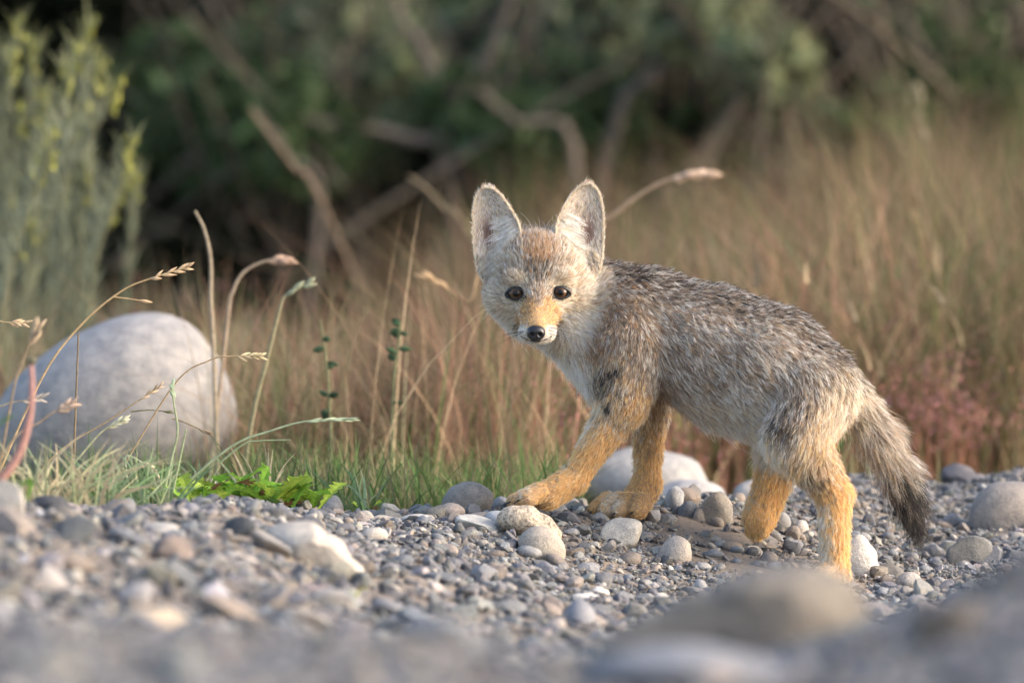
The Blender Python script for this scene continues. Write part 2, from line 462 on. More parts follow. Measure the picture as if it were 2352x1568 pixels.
outline_stone('foreground_rock', [(1340, 1490), (1400, 1450), (1510, 1405), (1620, 1355), (1700, 1312), (1800, 1292), (1880, 1294), (1940, 1314), (1985, 1360), (2015, 1410), (2040, 1480), (1900, 1560), (1500, 1570)],
              'long blurred foreground rock hiding the near hind foot', (.19, .172, .15), -2.5, .5, 'rock', soft=.06, rough=.05, seed=5, facets=2)
outline_stone('flat_stone', [(600, 1215), (640, 1190), (690, 1190), (745, 1225), (800, 1275), (850, 1325), (840, 1345), (780, 1340), (700, 1330), (650, 1280)],
              'large pale blurred slab sloping down the foreground gravel', (.50, .45, .39), -.72, .6, soft=.08, rough=.04, seed=6, facets=6)
outline_stone('angular_stone', [(1384, 1262), (1380, 1215), (1400, 1195), (1440, 1190), (1475, 1200), (1470, 1230), (1446, 1260), (1425, 1288), (1404, 1288)],
              'pale wedge-shaped stone below the standing forepaw', (.43, .41, .375), -.075, .7, soft=.1, rough=.03, seed=7, facets=4)
outline_stone('rounded_stone', [(1190, 1240), (1212, 1214), (1250, 1209), (1286, 1235), (1300, 1270), (1290, 1297), (1250, 1302), (1205, 1280)],
              'smooth tan egg-shaped stone under the cream speckled stone', (.38, .34, .29), -.17, .8, soft=.16, seed=8)
outline_stone('speckled_stone', [(1140, 1186), (1158, 1166), (1195, 1162), (1240, 1176), (1275, 1202), (1294, 1236), (1240, 1246), (1180, 1222), (1142, 1202)],
              'cream speckled sloping stone just below the reaching forepaw', (.50, .42, .33), -.125, .55, mat=M_SPECK, soft=.1, rough=.04, seed=9, facets=4)
outline_stone('rounded_stone', [(1012, 1178), (1020, 1140), (1050, 1112), (1080, 1105), (1110, 1115), (1134, 1135), (1128, 1165), (1100, 1184), (1050, 1190)],
              'smooth brown-grey domed stone on the ridge left of the reaching paw', (.27, .245, .22), .03, .8, soft=.16, seed=10, rough=.03)
outline_stone('angular_stone', [(2174, 1305), (2180, 1255), (2192, 1249), (2286, 1262), (2276, 1292), (2236, 1318), (2185, 1318)],
              'dark grey square-edged block right of the tail tip', (.17, .168, .16), .12, .7, soft=.04, rough=.03, seed=11, facets=3)
outline_stone('rounded_stone', [(1948, 1245), (1975, 1224), (1998, 1250), (2014, 1290), (2022, 1322), (1990, 1345), (1952, 1340)],
              'bright white smooth stone beside the planted hind foot', (.64, .61, .57), -.02, .9, soft=.14, seed=12)
outline_stone('flat_stone', [(778, 1202), (810, 1190), (860, 1182), (900, 1183), (928, 1193), (900, 1206), (830, 1214)],
              'long flat pale stone lying along the ridge edge', (.43, .39, .34), -.06, .5, soft=.06, seed=13, rough=.04, facets=2)
outline_stone('rounded_stone', [(2240, 1250), (2232, 1160), (2265, 1118), (2320, 1106), (2380, 1120), (2410, 1180), (2410, 1250)], 'broad soft brown-grey stone far right on the bank', (.29, .26, .235), .32, .8, soft=.15, seed=21)
stone_obj('foreground_rock', 1560, 1530, 500, 110, (.24, .245, .26), 'low dark blurred rock in front of the long foreground rock', y=-3.1, cat='rock', ang=.4, sub=4, seed=14)
stone_obj('foreground_rock', 18, 1150, 80, 100, (.34, .325, .30), 'pointed grey blurred rock in front of the pink stem', y=-.95, cat='rock', ang=.7, sub=4, seed=16)
stone_obj('foreground_rock', 345, 1440, 190, 90, (.46, .38, .29), 'blurred sandy rock in the left foreground gravel', y=-1.7, cat='rock', ang=.3, sub=3, seed=17)

# individual pebbles, by kind of stone
PEB = [('dark slate pebble with sharp edges lying in the gravel bank', (.11, .115, .125), .9),
       ('blue-grey rounded pebble lying in the gravel bank', (.21, .225, .245), .15),
       ('mid grey worn pebble lying in the gravel bank', (.27, .27, .27), .3),
       ('warm brown-grey pebble lying in the gravel bank', (.29, .25, .22), .25),
       ('pale buff pebble lying in the gravel bank', (.46, .42, .37), .3),
       ('grey chipped angular pebble lying in the gravel bank', (.24, .24, .245), .8)]
rg = np.random.default_rng(5)
cnt = 0
while cnt < 285:
    px = rg.uniform(690, 2350); py = rg.uniform(1150, 1420)
    y = hit(px, py)
    if y > .6 or y < -.6: continue
    x = at(px, py, y)[0]
    if y > crest_y(np.array([x]))[0]: continue
    k = int(rg.choice(6, p=[.16, .24, .18, .16, .1, .16]))
    lab, col, ang = PEB[k]
    s = rg.lognormal(math.log(.0118), .32)
    key = ('peb', k, cnt % 4)
    if key not in SHARED:
        V, F = stone_shape(900 + k * 10 + cnt % 4, 2, ang)
        o = mesh_np('pebble', V, F, M_STONE, sharp=24 if ang > .3 else 0); SHARED[key] = o.data
    else:
        o = bpy.data.objects.new('pebble', SHARED[key]); COL.objects.link(o)
    dz = s * rg.uniform(.28, .45)
    o.scale = (s * rg.uniform(.5, .75), s * rg.uniform(.45, .6), dz)
    o.rotation_euler = (rg.normal(0, .35), rg.normal(0, .35), rg.uniform(0, 6.28))
    o.location = (x, y, z1(x, y) + dz * rg.uniform(.1, .5))
    f = rg.uniform(.65, 1.1)
    o.color = (col[0] * f, col[1] * f, col[2] * f, 1)
    tag(o, lab, 'pebble', lab.split(' lying')[0] + ', many alike')
    cnt += 1

# ------------------------------------------------------------------ plants: blades and tubes
def blades(roots, height, lean, az, width, cols, segs=4, curl=0.6, rg=R, tipcol=None):
    """flat tapering blades; lean = sideways reach as a share of height"""
    n = len(roots)
    t = np.linspace(0, 1, segs + 1)
    dirv = np.stack([np.cos(az), np.sin(az), np.zeros(n)], 1)
    P = roots[:, None, :] + dirv[:, None, :] * (lean * height)[:, None, None] * (t ** (1 + curl))[None, :, None]
    P[:, :, 2] += height[:, None] * (t[None] - 0.22 * np.clip(lean, 0, 1.5)[:, None] * t[None] ** 2.5)
    fa = rg.uniform(0, np.pi, n)
    side = np.stack([np.cos(fa), np.sin(fa), np.zeros(n)], 1)
    wv = width[:, None] * (1 - t[None] ** 1.6 * 0.92)
    A = P - side[:, None, :] * wv[:, :, None] / 2; B = P + side[:, None, :] * wv[:, :, None] / 2
    V = np.stack([A, B], 2).reshape(-1, 3)
    base = np.arange(n)[:, None] * (2 * (segs + 1)) + 2 * np.arange(segs)[None]
    base = base.ravel()
    F = np.stack([base, base + 1, base + 3, base + 2], 1)
    tc = cols if tipcol is None else tipcol
    C = cols[:, None, :] * (1 - t[None, :, None]) + tc[:, None, :] * t[None, :, None]
    C = np.repeat(C[:, :, None, :], 2, 2).reshape(-1, 3)
    return V, F, C
def tube(path, rad, sides=6):
    path = np.asarray(path, float); n = len(path)
    rad = np.broadcast_to(np.asarray(rad, float), (n,))
    T = unit(np.gradient(path, axis=0))
    up = np.array([0.31, 0.9, 0.27])
    S = unit(np.cross(T, up)); U = np.cross(S, T)
    a = np.linspace(0, 2 * np.pi, sides, endpoint=False)
    ring = path[:, None, :] + rad[:, None, None] * (np.cos(a)[None, :, None] * S[:, None, :] + np.sin(a)[None, :, None] * U[:, None, :])
    V = ring.reshape(-1, 3)
    i = np.arange(n - 1)[:, None] * sides; j = np.arange(sides)[None]
    F = np.stack([i + j, i + (j + 1) % sides, i + sides + (j + 1) % sides, i + sides + j], -1).reshape(-1, 4)
    return V, F
def smooth_path(pts, n=16):
    pts = np.asarray(pts, float)
    t = np.linspace(0, len(pts) - 1, n)
    out = []
    for q in t:
        i = min(int(q), len(pts) - 2); f = q - i
        p0, p1, p2, p3 = pts[max(i - 1, 0)], pts[i], pts[i + 1], pts[min(i + 2, len(pts) - 1)]
        out.append(0.5 * (2 * p1 + (p2 - p0) * f + (2 * p0 - 5 * p1 + 4 * p2 - p3) * f * f + (3 * p1 - p0 - 3 * p2 + p3) * f ** 3))
    return np.array(out)
def join(parts):
    V, F, C, off = [], [], [], 0
    for v, f, c in parts:
        V.append(v); F.append(np.asarray(f) + off); off += len(v)
        C.append(np.broadcast_to(np.asarray(c, float), (len(v), 3)))
    return np.concatenate(V), np.concatenate(F), np.concatenate(C)
def wedge(n, y0, y1, rg, margin=1.12, px0=0, px1=2352):
    y = rg.uniform(y0, y1, n)
    px = rg.uniform(1176 + (px0 - 1176) * margin, 1176 + (px1 - 1176) * margin, n)
    x = (px - 1176) / 2352 * (y - CAM_Y) / 11
    return x, y, px

rg = np.random.default_rng(21)
TAN = np.array([.30, .205, .13]); RUST = np.array([.29, .155, .11]); OLIVE = np.array([.15, .145, .065]); GREEN = np.array([.095, .135, .05]); STRAW = np.array([.36, .28, .18])
# dry meadow
x, y, px = wedge(50000, .45, 3.6, rg, 1.6)
k_ = (rg.random(len(x)) < sstep(.3, 1.5, y) * .8 + .22) & ~((px < 640) & (y < 1.0) & (rg.random(len(x)) < .9)) & ~((px > 1320) & (px < 1840) & (y < .95)) & (y > np.interp(px, [0, 900, 1300, 1700, 2352], [.9, .55, .85, 1.15, 1.35]))
x, y, px = x[k_], y[k_], px[k_]
z = zg(x, y, False)
g = snoise(np.stack([px / 400, y * 1.4], 1), 2.2, 31)
g2 = snoise(np.stack([px / 230, y * 1.3], 1), 1.7, 32); g = g * 1.3
gp = snoise(np.stack([px / 200, y * 1.5], 1), 1.5, 35)
right = sstep(1900, 2250, px)
left = sstep(1150, 800, px)
h = (0.17 + 0.05 * np.clip(y, 0, 3)) * rg.uniform(.55, 1.3, len(x)) * (1 + .16 * g) * (1 + .10 * right) * (1 + .14 * gp) * (1 - .34 * left) * (1 + .22 * sstep(1000, 1300, px))
mixw = np.stack([np.clip(.55 + .3 * g2, .05, 1), np.clip(.55 + .5 * g - .4 * right, .03, 1) * .75, np.clip(.35 - .4 * g + .9 * right + .15 * left, .05, 1), np.clip(.16 - .3 * g2 + .5 * np.clip(gp, 0, 1), .02, 1), np.full(len(x), .13)], 1)
mixw /= mixw.sum(1, keepdims=True)
cum = mixw.cumsum(1); pick = (rg.random(len(x))[:, None] > cum).sum(1).clip(0, 4)
cols = np.stack([TAN, RUST, OLIVE, GREEN, STRAW])[pick] * rg.uniform(.6, 1.25, (len(x), 1)) * .88 * np.exp(.8 * snoise(np.stack([px / 150, y * 2.2], 1), 1.5, 33))[:, None]
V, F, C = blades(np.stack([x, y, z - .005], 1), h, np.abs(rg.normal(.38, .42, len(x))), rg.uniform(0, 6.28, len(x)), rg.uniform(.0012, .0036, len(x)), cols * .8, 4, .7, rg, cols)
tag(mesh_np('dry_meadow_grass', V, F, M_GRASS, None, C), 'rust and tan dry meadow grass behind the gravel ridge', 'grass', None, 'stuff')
# nearer messy tangle between the boulder and the fox
def tangle(name, label, n, px0, px1, y0, y1, htop, cols_, seed, lean=.6, wmax=.0026):
    rg = np.random.default_rng(seed)
    x, y, px = wedge(n, y0, y1, rg, 1.0, px0, px1)
    z = zg(x, y, False)
    h = htop * rg.uniform(.35, 1.15, n)
    pn = snoise(np.stack([px / 150, y * 2], 1), 1.4, seed + 3) * 1.6 + rg.normal(0, .9, n)
    c = np.array(cols_)[np.clip(((pn + 2.2) / 4.4 * len(cols_)).astype(int), 0, len(cols_) - 1)] * rg.uniform(.6, 1.35, (n, 1)) * np.exp(.65 * snoise(np.stack([px / 110, y * 2.5], 1), 1.6, seed))[:, None]
    h = h * (1 + .25 * snoise(np.stack([px / 110, y * 2], 1), 1.5, seed + 1))
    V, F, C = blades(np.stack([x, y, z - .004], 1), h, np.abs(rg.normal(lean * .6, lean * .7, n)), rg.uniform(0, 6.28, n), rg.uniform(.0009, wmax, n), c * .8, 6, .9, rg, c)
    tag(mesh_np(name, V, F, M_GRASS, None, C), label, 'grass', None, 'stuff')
tangle('tangled_grass', 'messy tan and reddish grass tangle between boulder and fox', 5200, 480, 1330, .7, 1.9, .25, [TAN * 1.25, TAN * 1.1, RUST * 1.2, RUST, OLIVE * 1.2, STRAW * 1.1, GREEN * 1.3], 41)
tangle('tangled_grass', 'messy olive and rust grass tangle behind the fox hindquarters', 4200, 1330, 2450, 1.3, 2.4, .26, [TAN * 1.1, RUST * 1.1, OLIVE * 1.3, OLIVE * 1.1, STRAW, GREEN * 1.2], 42)
tangle('tangled_grass', 'grey-green grass tangle rising behind the large boulder', 2200, -60, 520, 1.0, 1.9, .25, [OLIVE * 1.5, np.array([.22, .22, .14]), TAN * 1.2, STRAW, GREEN * 1.2], 43)
tangle('arching_stems', 'pale thin stems arching over each other between boulder and fox', 420, 520, 1330, .5, 1.5, .27, [STRAW * 1.3, STRAW * 1.1, TAN * 1.3, np.array([.30, .30, .17]), RUST * 1.2], 44, 1.3, .0022)
tangle('arching_stems', 'pale thin stems arching over each other behind the fox back', 380, 1330, 2450, 1.2, 2.2, .34, [STRAW * 1.3, STRAW, TAN * 1.2, np.array([.26, .27, .14]), RUST * 1.1], 45, 1.2, .0030)
# seed heads on the meadow grass (soft pale and rust flecks)
x, y, px = wedge(800, .9, 3.4, rg)
z = zg(x, y, False) + (0.16 + 0.045 * y) * rg.uniform(.45, 1.15, len(x)) * (1 - .36 * sstep(1150, 800, px))
right = sstep(1900, 2250, px)
cols = np.where((rg.random(len(x)) < .5)[:, None], STRAW * .9, np.where((rg.random(len(x)) < .5)[:, None], RUST * .8, OLIVE * 1.3)) * rg.uniform(.7, 1.2, (len(x), 1))
V, F, C = blades(np.stack([x, y, z], 1), rg.uniform(.02, .055, len(x)), np.abs(rg.normal(.4, .3, len(x))), rg.uniform(0, 6.28, len(x)), rg.uniform(.004, .009, len(x)), cols, 3, .5, rg)
tag(mesh_np('meadow_seed_heads', V, F, M_GRASS, None, C), 'pale and rusty seed heads over the dry meadow grass', 'grass', None, 'stuff')
# fresh short grass at the back of the ridge
x, y, px = wedge(7000, .12, .75, rg, 1.05)
dens = np.where((px > 560) & (px < 1330), 1.0, .35) * np.where(px > 1950, .6, 1)
cy = crest_y((px - 1176) / 2352)
k = (rg.random(len(x)) < dens) & (y > cy + .02) & ~((px > 1320) & (px < 1840) & (y < .8))
x, y, px = x[k], y[k], px[k]; z = zg(x, y, False)
cols = np.where((rg.random(len(x)) < .62)[:, None], np.array([.10, .17, .055]), np.array([.24, .22, .12])) * rg.uniform(.7, 1.3, (len(x), 1))
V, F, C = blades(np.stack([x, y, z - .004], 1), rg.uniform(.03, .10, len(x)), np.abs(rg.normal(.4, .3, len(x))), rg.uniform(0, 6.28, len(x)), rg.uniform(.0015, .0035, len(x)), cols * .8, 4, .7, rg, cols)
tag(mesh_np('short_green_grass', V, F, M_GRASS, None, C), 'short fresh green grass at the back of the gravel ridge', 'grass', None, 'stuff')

# red sorrel patches
def sorrel(px, py, y, wpx, n, label, seed):
    rg = np.random.default_rng(seed)
    c = at(px, py, y); wd = pxy_size(wpx, y)
    x = c[0] + rg.normal(0, wd * .3, n); yy = y + rg.normal(0, .12, n)
    z = zg(x, yy, False)
    h = (c[2] - z) * rg.uniform(.75, 1.25, n)
    root = thing('sorrel_plant', (c[0], y, z1(c[0], y)), label, 'weed', 'red sorrel in the meadow')
    cols = np.array([.26, .12, .08]) * rg.uniform(.7, 1.2, (n, 1))
    V, F, C = blades(np.stack([x, yy, z], 1), h, np.abs(rg.normal(.15, .12, n)), rg.uniform(0, 6.28, n), np.full(n, .002), cols, 4, .6, rg)
    tag(mesh_np('stalks', V, F, M_GRASS, root, C), None, None, None, 'stuff')
    m_ = n * 20; k = rg.integers(0, n, m_); tt = rg.uniform(.5, 1.02, m_)
    pos = np.stack([x[k], yy[k], z[k] + h[k] * tt], 1) + rg.normal(0, .009, (m_, 3))
    cols = np.array([.28, .14, .125]) * rg.uniform(.6, 1.3, (m_, 1)) * rg.uniform(.9, 1.1, (m_, 3))
    V, F, C = blades(pos, rg.uniform(.004, .008, m_), np.abs(rg.normal(.6, .4, m_)), rg.uniform(0, 6.28, m_), rg.uniform(.002, .005, m_), cols, 2, .3, rg)
    tag(mesh_np('red_flowers', V, F, M_GRASS, root, C), None, None, None, 'stuff')
sorrel(1265, 870, .95, 150, 20, 'red sorrel clump behind the fox throat', 1)
sorrel(2160, 870, 1.15, 330, 40, 'wide dark red sorrel clump behind the tail', 2)
sorrel(1570, 980, 1.0, 130, 14, 'red sorrel clump under the fox belly', 3)
sorrel(500, 680, 2.6, 340, 12, 'faint red sorrel clump above the large grey boulder', 4)
sorrel(1800, 1010, 1.6, 130, 9, 'red sorrel clump behind the hind legs', 5)

# ------------------------------------------------------------------ shrubs
def leaf_cloud(centres, radii, n, size, cols, rg, up=0.3, shell=0.55):
    centres = np.asarray(centres, float); radii = np.asarray(radii, float)
    wgt = radii ** 2; k = rg.choice(len(centres), n, p=wgt / wgt.sum())
    d = unit(rg.normal(size=(n, 3)))
    rr = radii[k] * np.where(rg.random(n) < shell, rg.uniform(.75, 1.1, n), rg.random(n) ** .5)
    # twiggy gaps: bunch leaves round random twigs
    P = centres[k] + d * rr[:, None] * np.array([1.1, .9, .9])
    tw = rg.normal(size=(n, 3)) * .3 * radii[k][:, None]
    cell = np.floor(P / .045).astype(int)
    hsh = (cell[:, 0] * 73856093 ^ cell[:, 1] * 19349663 ^ cell[:, 2] * 83492791) % 997
    keep = hsh < 640
    P, k, hsh = P[keep], k[keep], hsh[keep]; n = len(P)
    N = unit(rg.normal(size=(n, 3)) + np.array([0, -.2, up])); A = unit(np.cross(N, rg.normal(size=(n, 3)))); B = np.cross(N, A)
    s = size * rg.uniform(.6, 1.3, n)
    a = A * s[:, None]; b = B * (s * .36)[:, None]
    V = np.stack([P - a, P - b, P + a, P + b], 1).reshape(-1, 3)
    F = np.arange(n * 4).reshape(n, 4)
    c = cols[k] * rg.uniform(.6, 1.35, (n, 1)) * (0.75 + .5 * ((hsh % 97) / 97))[:, None] * rg.uniform(.92, 1.08, (n, 3))
    return V, F, np.repeat(c, 4, 0)
def shrub(name, label, clumps, nleaf, size, limbs, seed, group='shrubs behind the meadow', cat='shrub', twigs=0):
    rg = np.random.default_rng(seed)
    cen = np.array([at(*c[:3]) for c in clumps]); rad = np.array([c[3] for c in clumps]); col = np.array([c[4] for c in clumps])
    base = np.array([cen[:, 0].mean(), cen[:, 1].mean(), 0.0]); base[2] = z1(base[0], base[1])
    root = thing(name, base, label, cat, group)
    V, F, C = leaf_cloud(cen, rad, nleaf, size, col, rg)
    tag(mesh_np('foliage', V, F, M_LEAF, root, C), None, None, None, 'stuff')
    for lim in limbs:
        pts = [at(*p[:3]) for p in lim]
        p0 = pts[0].copy(); p0[2] = z1(p0[0], p0[1]) - .02
        if pts[0][2] - p0[2] > .05: pts = [p0 + np.array([rg.normal(0, .04), 0, 0])] + pts
        n = 14
        path = smooth_path(pts, n); path[1:-1] += rg.normal(0, .003, (n - 2, 3))
        V, F = tube(path, np.linspace(lim[0][3] * .62, lim[0][3] * .25, n), 7)
        mesh_np('branch', V, F, M_BARK, root)
    if twigs:
        parts = []
        for q in range(twigs):
            c = cen[rg.integers(len(cen))] + rg.normal(0, .06, 3); a = rg.uniform(-1.2, 1.2); ln = rg.uniform(.08, .26)
            d = np.array([math.sin(a), rg.normal(0, .3), math.cos(a)]); p = smooth_path([c - d * ln, c + rg.normal(0, .015, 3), c + d * ln], 6)
            V, F = tube(p, np.linspace(.0045, .002, 6) * rg.uniform(.6, 1.5), 5); parts.append((V, F, np.array([.135, .112, .085]) * rg.uniform(.3, 1.5)))
        V, F, C = join(parts); tag(mesh_np('twigs', V, F, M_LEAF, root, C), None, None, None, 'stuff')
    return root
DK_SHADE, MD, LT, GY = (.008, .012, .007), (.066, .098, .042), (.25, .27, .15), (.13, .155, .092)  # the near-black one paints the shade of bush gaps into the leaves
# the dense rank behind, its deep shade put into the near-black leaf colour
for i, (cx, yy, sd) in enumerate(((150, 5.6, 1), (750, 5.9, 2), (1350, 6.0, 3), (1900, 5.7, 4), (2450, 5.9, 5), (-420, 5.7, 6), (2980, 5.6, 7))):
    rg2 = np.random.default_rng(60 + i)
    cl = [(cx + rg2.normal(0, 190), rg2.uniform(-900, 620), yy + rg2.normal(0, .35), rg2.uniform(.18, .32), DK_SHADE) for _ in range(34)]
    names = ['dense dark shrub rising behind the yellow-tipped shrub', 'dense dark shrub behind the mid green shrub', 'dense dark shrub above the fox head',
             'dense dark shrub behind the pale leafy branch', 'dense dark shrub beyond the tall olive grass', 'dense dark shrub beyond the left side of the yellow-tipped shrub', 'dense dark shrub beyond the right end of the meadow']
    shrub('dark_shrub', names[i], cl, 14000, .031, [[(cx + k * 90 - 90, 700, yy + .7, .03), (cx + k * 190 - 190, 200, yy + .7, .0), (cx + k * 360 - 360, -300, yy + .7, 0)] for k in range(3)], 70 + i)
shrub('green_shrub', 'dull green shrub with bare grey branches above the meadow',
      [(560, 230, 4.2, .10, MD), (680, 190, 4.4, .12, MD), (800, 250, 4.1, .11, GY), (640, 300, 4.0, .10, MD), (880, 200, 4.3, .08, GY), (820, 60, 4.2, .09, GY), (860, 140, 4.1, .08, LT),
       (430, 180, 4.3, .09, MD), (480, 300, 4.1, .09, MD), (700, 330, 3.9, .08, MD), (330, 230, 4.4, .09, DK_SHADE), (550, 100, 4.6, .1, DK_SHADE)],
      6500, .021, [[(1060, 420, 4.0, .022), (1020, 200, 4.0, 0), (930, 60, 4.0, 0), (880, -60, 4.0, 0)], [(1040, 400, 3.9, .018), (960, 320, 3.9, 0), (800, 290, 3.9, 0), (700, 270, 3.9, 0)],
                  [(740, 470, 3.6, .010), (660, 360, 3.6, 0), (580, 250, 3.6, 0)], [(860, 300, 4.2, .014), (900, 150, 4.2, 0), (830, 20, 4.2, 0)]], 81, twigs=55)
shrub('green_shrub', 'grey-green shrub with crossing bare branches behind fox head',
      [(1180, 120, 4.3, .10, GY), (1280, 60, 4.4, .11, MD), (1380, 100, 4.2, .10, GY), (1240, 220, 4.1, .10, GY), (1340, 260, 4.0, .09, MD), (1120, 260, 4.0, .08, MD), (1480, 60, 4.2, .09, LT), (1180, 330, 3.9, .08, MD),
       (1450, 300, 4.1, .07, DK_SHADE), (1100, 30, 4.5, .1, MD)],
      5800, .021, [[(1060, 430, 4.0, .02), (1080, 260, 4.0, 0), (1140, 90, 4.0, 0), (1190, -80, 4.0, 0)], [(1400, 330, 3.9, .016), (1480, 190, 3.9, 0), (1620, 60, 3.9, 0), (1700, -40, 3.9, 0)],
                  [(1330, 380, 3.7, .014), (1200, 280, 3.7, 0), (1090, 210, 3.7, 0)]], 82, twigs=55)
shrub('pale_shrub', 'shrub with a pale leafy bough reaching over the meadow',
      [(1560, 40, 3.9, .06, LT), (1640, 50, 3.9, .065, LT), (1710, 90, 3.85, .06, LT), (1780, 140, 3.8, .05, LT), (1810, 180, 3.8, .035, LT), (1600, 120, 4.2, .06, MD), (1720, 240, 4.1, .06, GY), (1780, 300, 4.0, .07, GY), (1650, 300, 4.0, .06, MD), (1850, 60, 4.4, .06, DK_SHADE)],
      6500, .019, [[(1500, 330, 4.0, .016), (1520, 120, 4.0, 0), (1640, 60, 3.9, 0), (1800, 170, 3.8, 0)], [(1760, 420, 4.0, .015), (1740, 250, 4.0, 0), (1700, 120, 4.0, 0)]], 83, twigs=55)
shrub('green_shrub', 'dim grey-green shrub above the tall olive grass',
      [(2080, 80, 4.5, .08, GY), (2180, 150, 4.4, .08, MD), (2250, 60, 4.6, .09, GY), (2120, 260, 4.3, .07, MD), (2030, 300, 4.2, .07, MD), (2280, 250, 4.3, .08, MD), (1960, 330, 4.1, .06, MD), (2330, 120, 4.6, .08, DK_SHADE)],
      4600, .020, [[(2200, 420, 4.3, .018), (2160, 220, 4.3, 0), (2080, 40, 4.3, 0)], [(2330, 430, 4.4, .015), (2300, 200, 4.4, 0), (2340, 0, 4.4, 0)]], 84, twigs=55)

# yellow-tipped upright shrub on the left
def upright_shrub():
    rg = np.random.default_rng(90)
    root = thing('upright_shrub', (at(90, 700, 1.7)[0], 1.7, -.02), 'grey-green upright shrub with yellow flowering tips behind the boulder', 'shrub')
    tips = [(20, 75), (40, 150), (75, 130), (-30, 90), (200, 80), (180, 150), (235, 140), (265, 205), (285, 330), (110, 240), (150, 190), (270, 420), (60, 260), (0, 240), (220, 280), (130, 330), (-20, 330), (300, 410), (170, 300), (90, 400), (250, 480), (30, 420), (190, 420), (-40, 200), (140, 460), (60, 520)]
    for i, (tx, ty) in enumerate(tips):
        tx += rg.normal(0, 10); ty += rg.normal(0, 12)
        y = 1.7 + rg.normal(0, .14)
        b = at(40 + tx * .45 + rg.normal(0, 45), 1000, y); b[2] = z1(b[0], b[1]) - .01
        e = at(tx, ty, y)
        mid = (b + e) / 2 + np.array([rg.normal(0, .03) - .02, 0, .02])
        path = smooth_path([b, mid, e], 12)
        V, F = tube(path, np.linspace(.003, .0015, 12), 5)
        stem = mesh_np('stem', V, F, M_LEAF, root, np.broadcast_to(np.array([.19, .19, .12]), (len(V), 3)))
        n = 210; t = rg.uniform(.1, 1, n) ** .8
        pos = np.stack([np.interp(t, np.linspace(0, 1, 12), path[:, k]) for k in range(3)], 1)
        base = np.array([.235, .255, .175]); tip = np.array([.25, .26, .11])
        c = base + (tip - base) * (sstep(.82, 1, t) * rg.uniform(.3, 1.1, n))[:, None]
        c = c * rg.uniform(.7, 1.25, (n, 1))
        V, F, C = blades(pos, rg.uniform(.022, .048, n), np.abs(rg.normal(.42, .2, n)), rg.uniform(0, 6.28, n), rg.uniform(.0016, .0032, n), c, 3, .2, rg)
        tag(mesh_np('leaves', V, F, M_LEAF, stem, C), None, None, None, 'stuff')
        n = 16; f = rg.uniform(-.026, .014, n)
        pos = e + np.stack([rg.normal(0, .0036, n), rg.normal(0, .0036, n), f - .004], 1)
        c = np.array([.38, .38, .10]) * rg.uniform(.65, 1.2, (n, 1))
        V, F, C = blades(pos, rg.uniform(.008, .014, n), np.abs(rg.normal(.5, .2, n)), rg.uniform(0, 6.28, n), rg.uniform(.004, .006, n), c, 2, .2, rg)
        tag(mesh_np('flower_tip', V, F, M_LEAF, stem, C), None, None, None, 'stuff')
upright_shrub()
# ------------------------------------------------------------------ the fox cub
def surface_nets(f, org, h):
    """f: field sampled on a grid (negative inside). returns verts, quads"""
    s = f < 0
    nx, ny, nz = f.shape
    cnt = np.zeros((nx - 1, ny - 1, nz - 1), np.int16); acc = np.zeros((nx - 1, ny - 1, nz - 1, 3), np.float32)
    def add(ax):
        sl0 = [slice(None)] * 3; sl1 = [slice(None)] * 3
        sl0[ax] = slice(0, -1); sl1[ax] = slice(1, None)
        a, b_ = f[tuple(sl0)], f[tuple(sl1)]
        cr = (a < 0) != (b_ < 0)
        idx = np.argwhere(cr)
        av, bv = a[cr], b_[cr]
        tt = av / (av - bv)
        pos = idx.astype(np.float32); pos[:, ax] += tt
        o = [k for k in range(3) if k != ax]
        for d0 in (0, -1):
            for d1 in (0, -1):
                c = idx.copy(); c[:, o[0]] += d0; c[:, o[1]] += d1
                ok = ((c >= 0) & (c < np.array(cnt.shape))).all(1)
                cc = c[ok]
                np.add.at(cnt, (cc[:, 0], cc[:, 1], cc[:, 2]), 1)
                np.add.at(acc, (cc[:, 0], cc[:, 1], cc[:, 2]), pos[ok])
        return idx, av < 0
    E = [add(k) for k in range(3)]
    m_ = cnt > 0
    ids = np.full(cnt.shape, -1, np.int64); ids[m_] = np.arange(m_.sum())
    V = acc[m_] / cnt[m_][:, None] * h + org
    Q = []
    for ax, (idx, neg) in enumerate(E):
        o = [(ax + 1) % 3, (ax + 2) % 3]
        cs = []
        ok = np.ones(len(idx), bool)
        for d0, d1 in ((-1, -1), (0, -1), (0, 0), (-1, 0)):
            c = idx.copy(); c[:, o[0]] += d0; c[:, o[1]] += d1
            k = ((c >= 0) & (c < np.array(cnt.shape))).all(1); ok &= k
            c = np.clip(c, 0, np.array(cnt.shape) - 1)
            cs.append(ids[c[:, 0], c[:, 1], c[:, 2]])
        q = np.stack(cs, 1)
        q = np.where(neg[:, None], q, q[:, ::-1])
        q = q[ok & (q >= 0).all(1)]
        Q.append(q)
    return V, np.concatenate(Q)
def sd_caps(P, a, b_, ra, rb):
    pa = P - a; ba = b_ - a
    hh = np.clip((pa @ ba) / (ba @ ba), 0, 1)
    return np.linalg.norm(pa - hh[..., None] * ba, axis=-1) - (ra + (rb - ra) * hh)
def sd_ell(P, c, r, M=None):
    q = P - c
    if M is not None: q = q @ M
    k0 = np.linalg.norm(q / r, axis=-1); k1 = np.linalg.norm(q / (r * r), axis=-1)
    return k0 * (k0 - 1) / (k1 + 1e-9)
def smin(a, b_, k):
    hh = np.clip(k - np.abs(a - b_), 0, None) / k
    return np.minimum(a, b_) - hh * hh * hh * k / 6
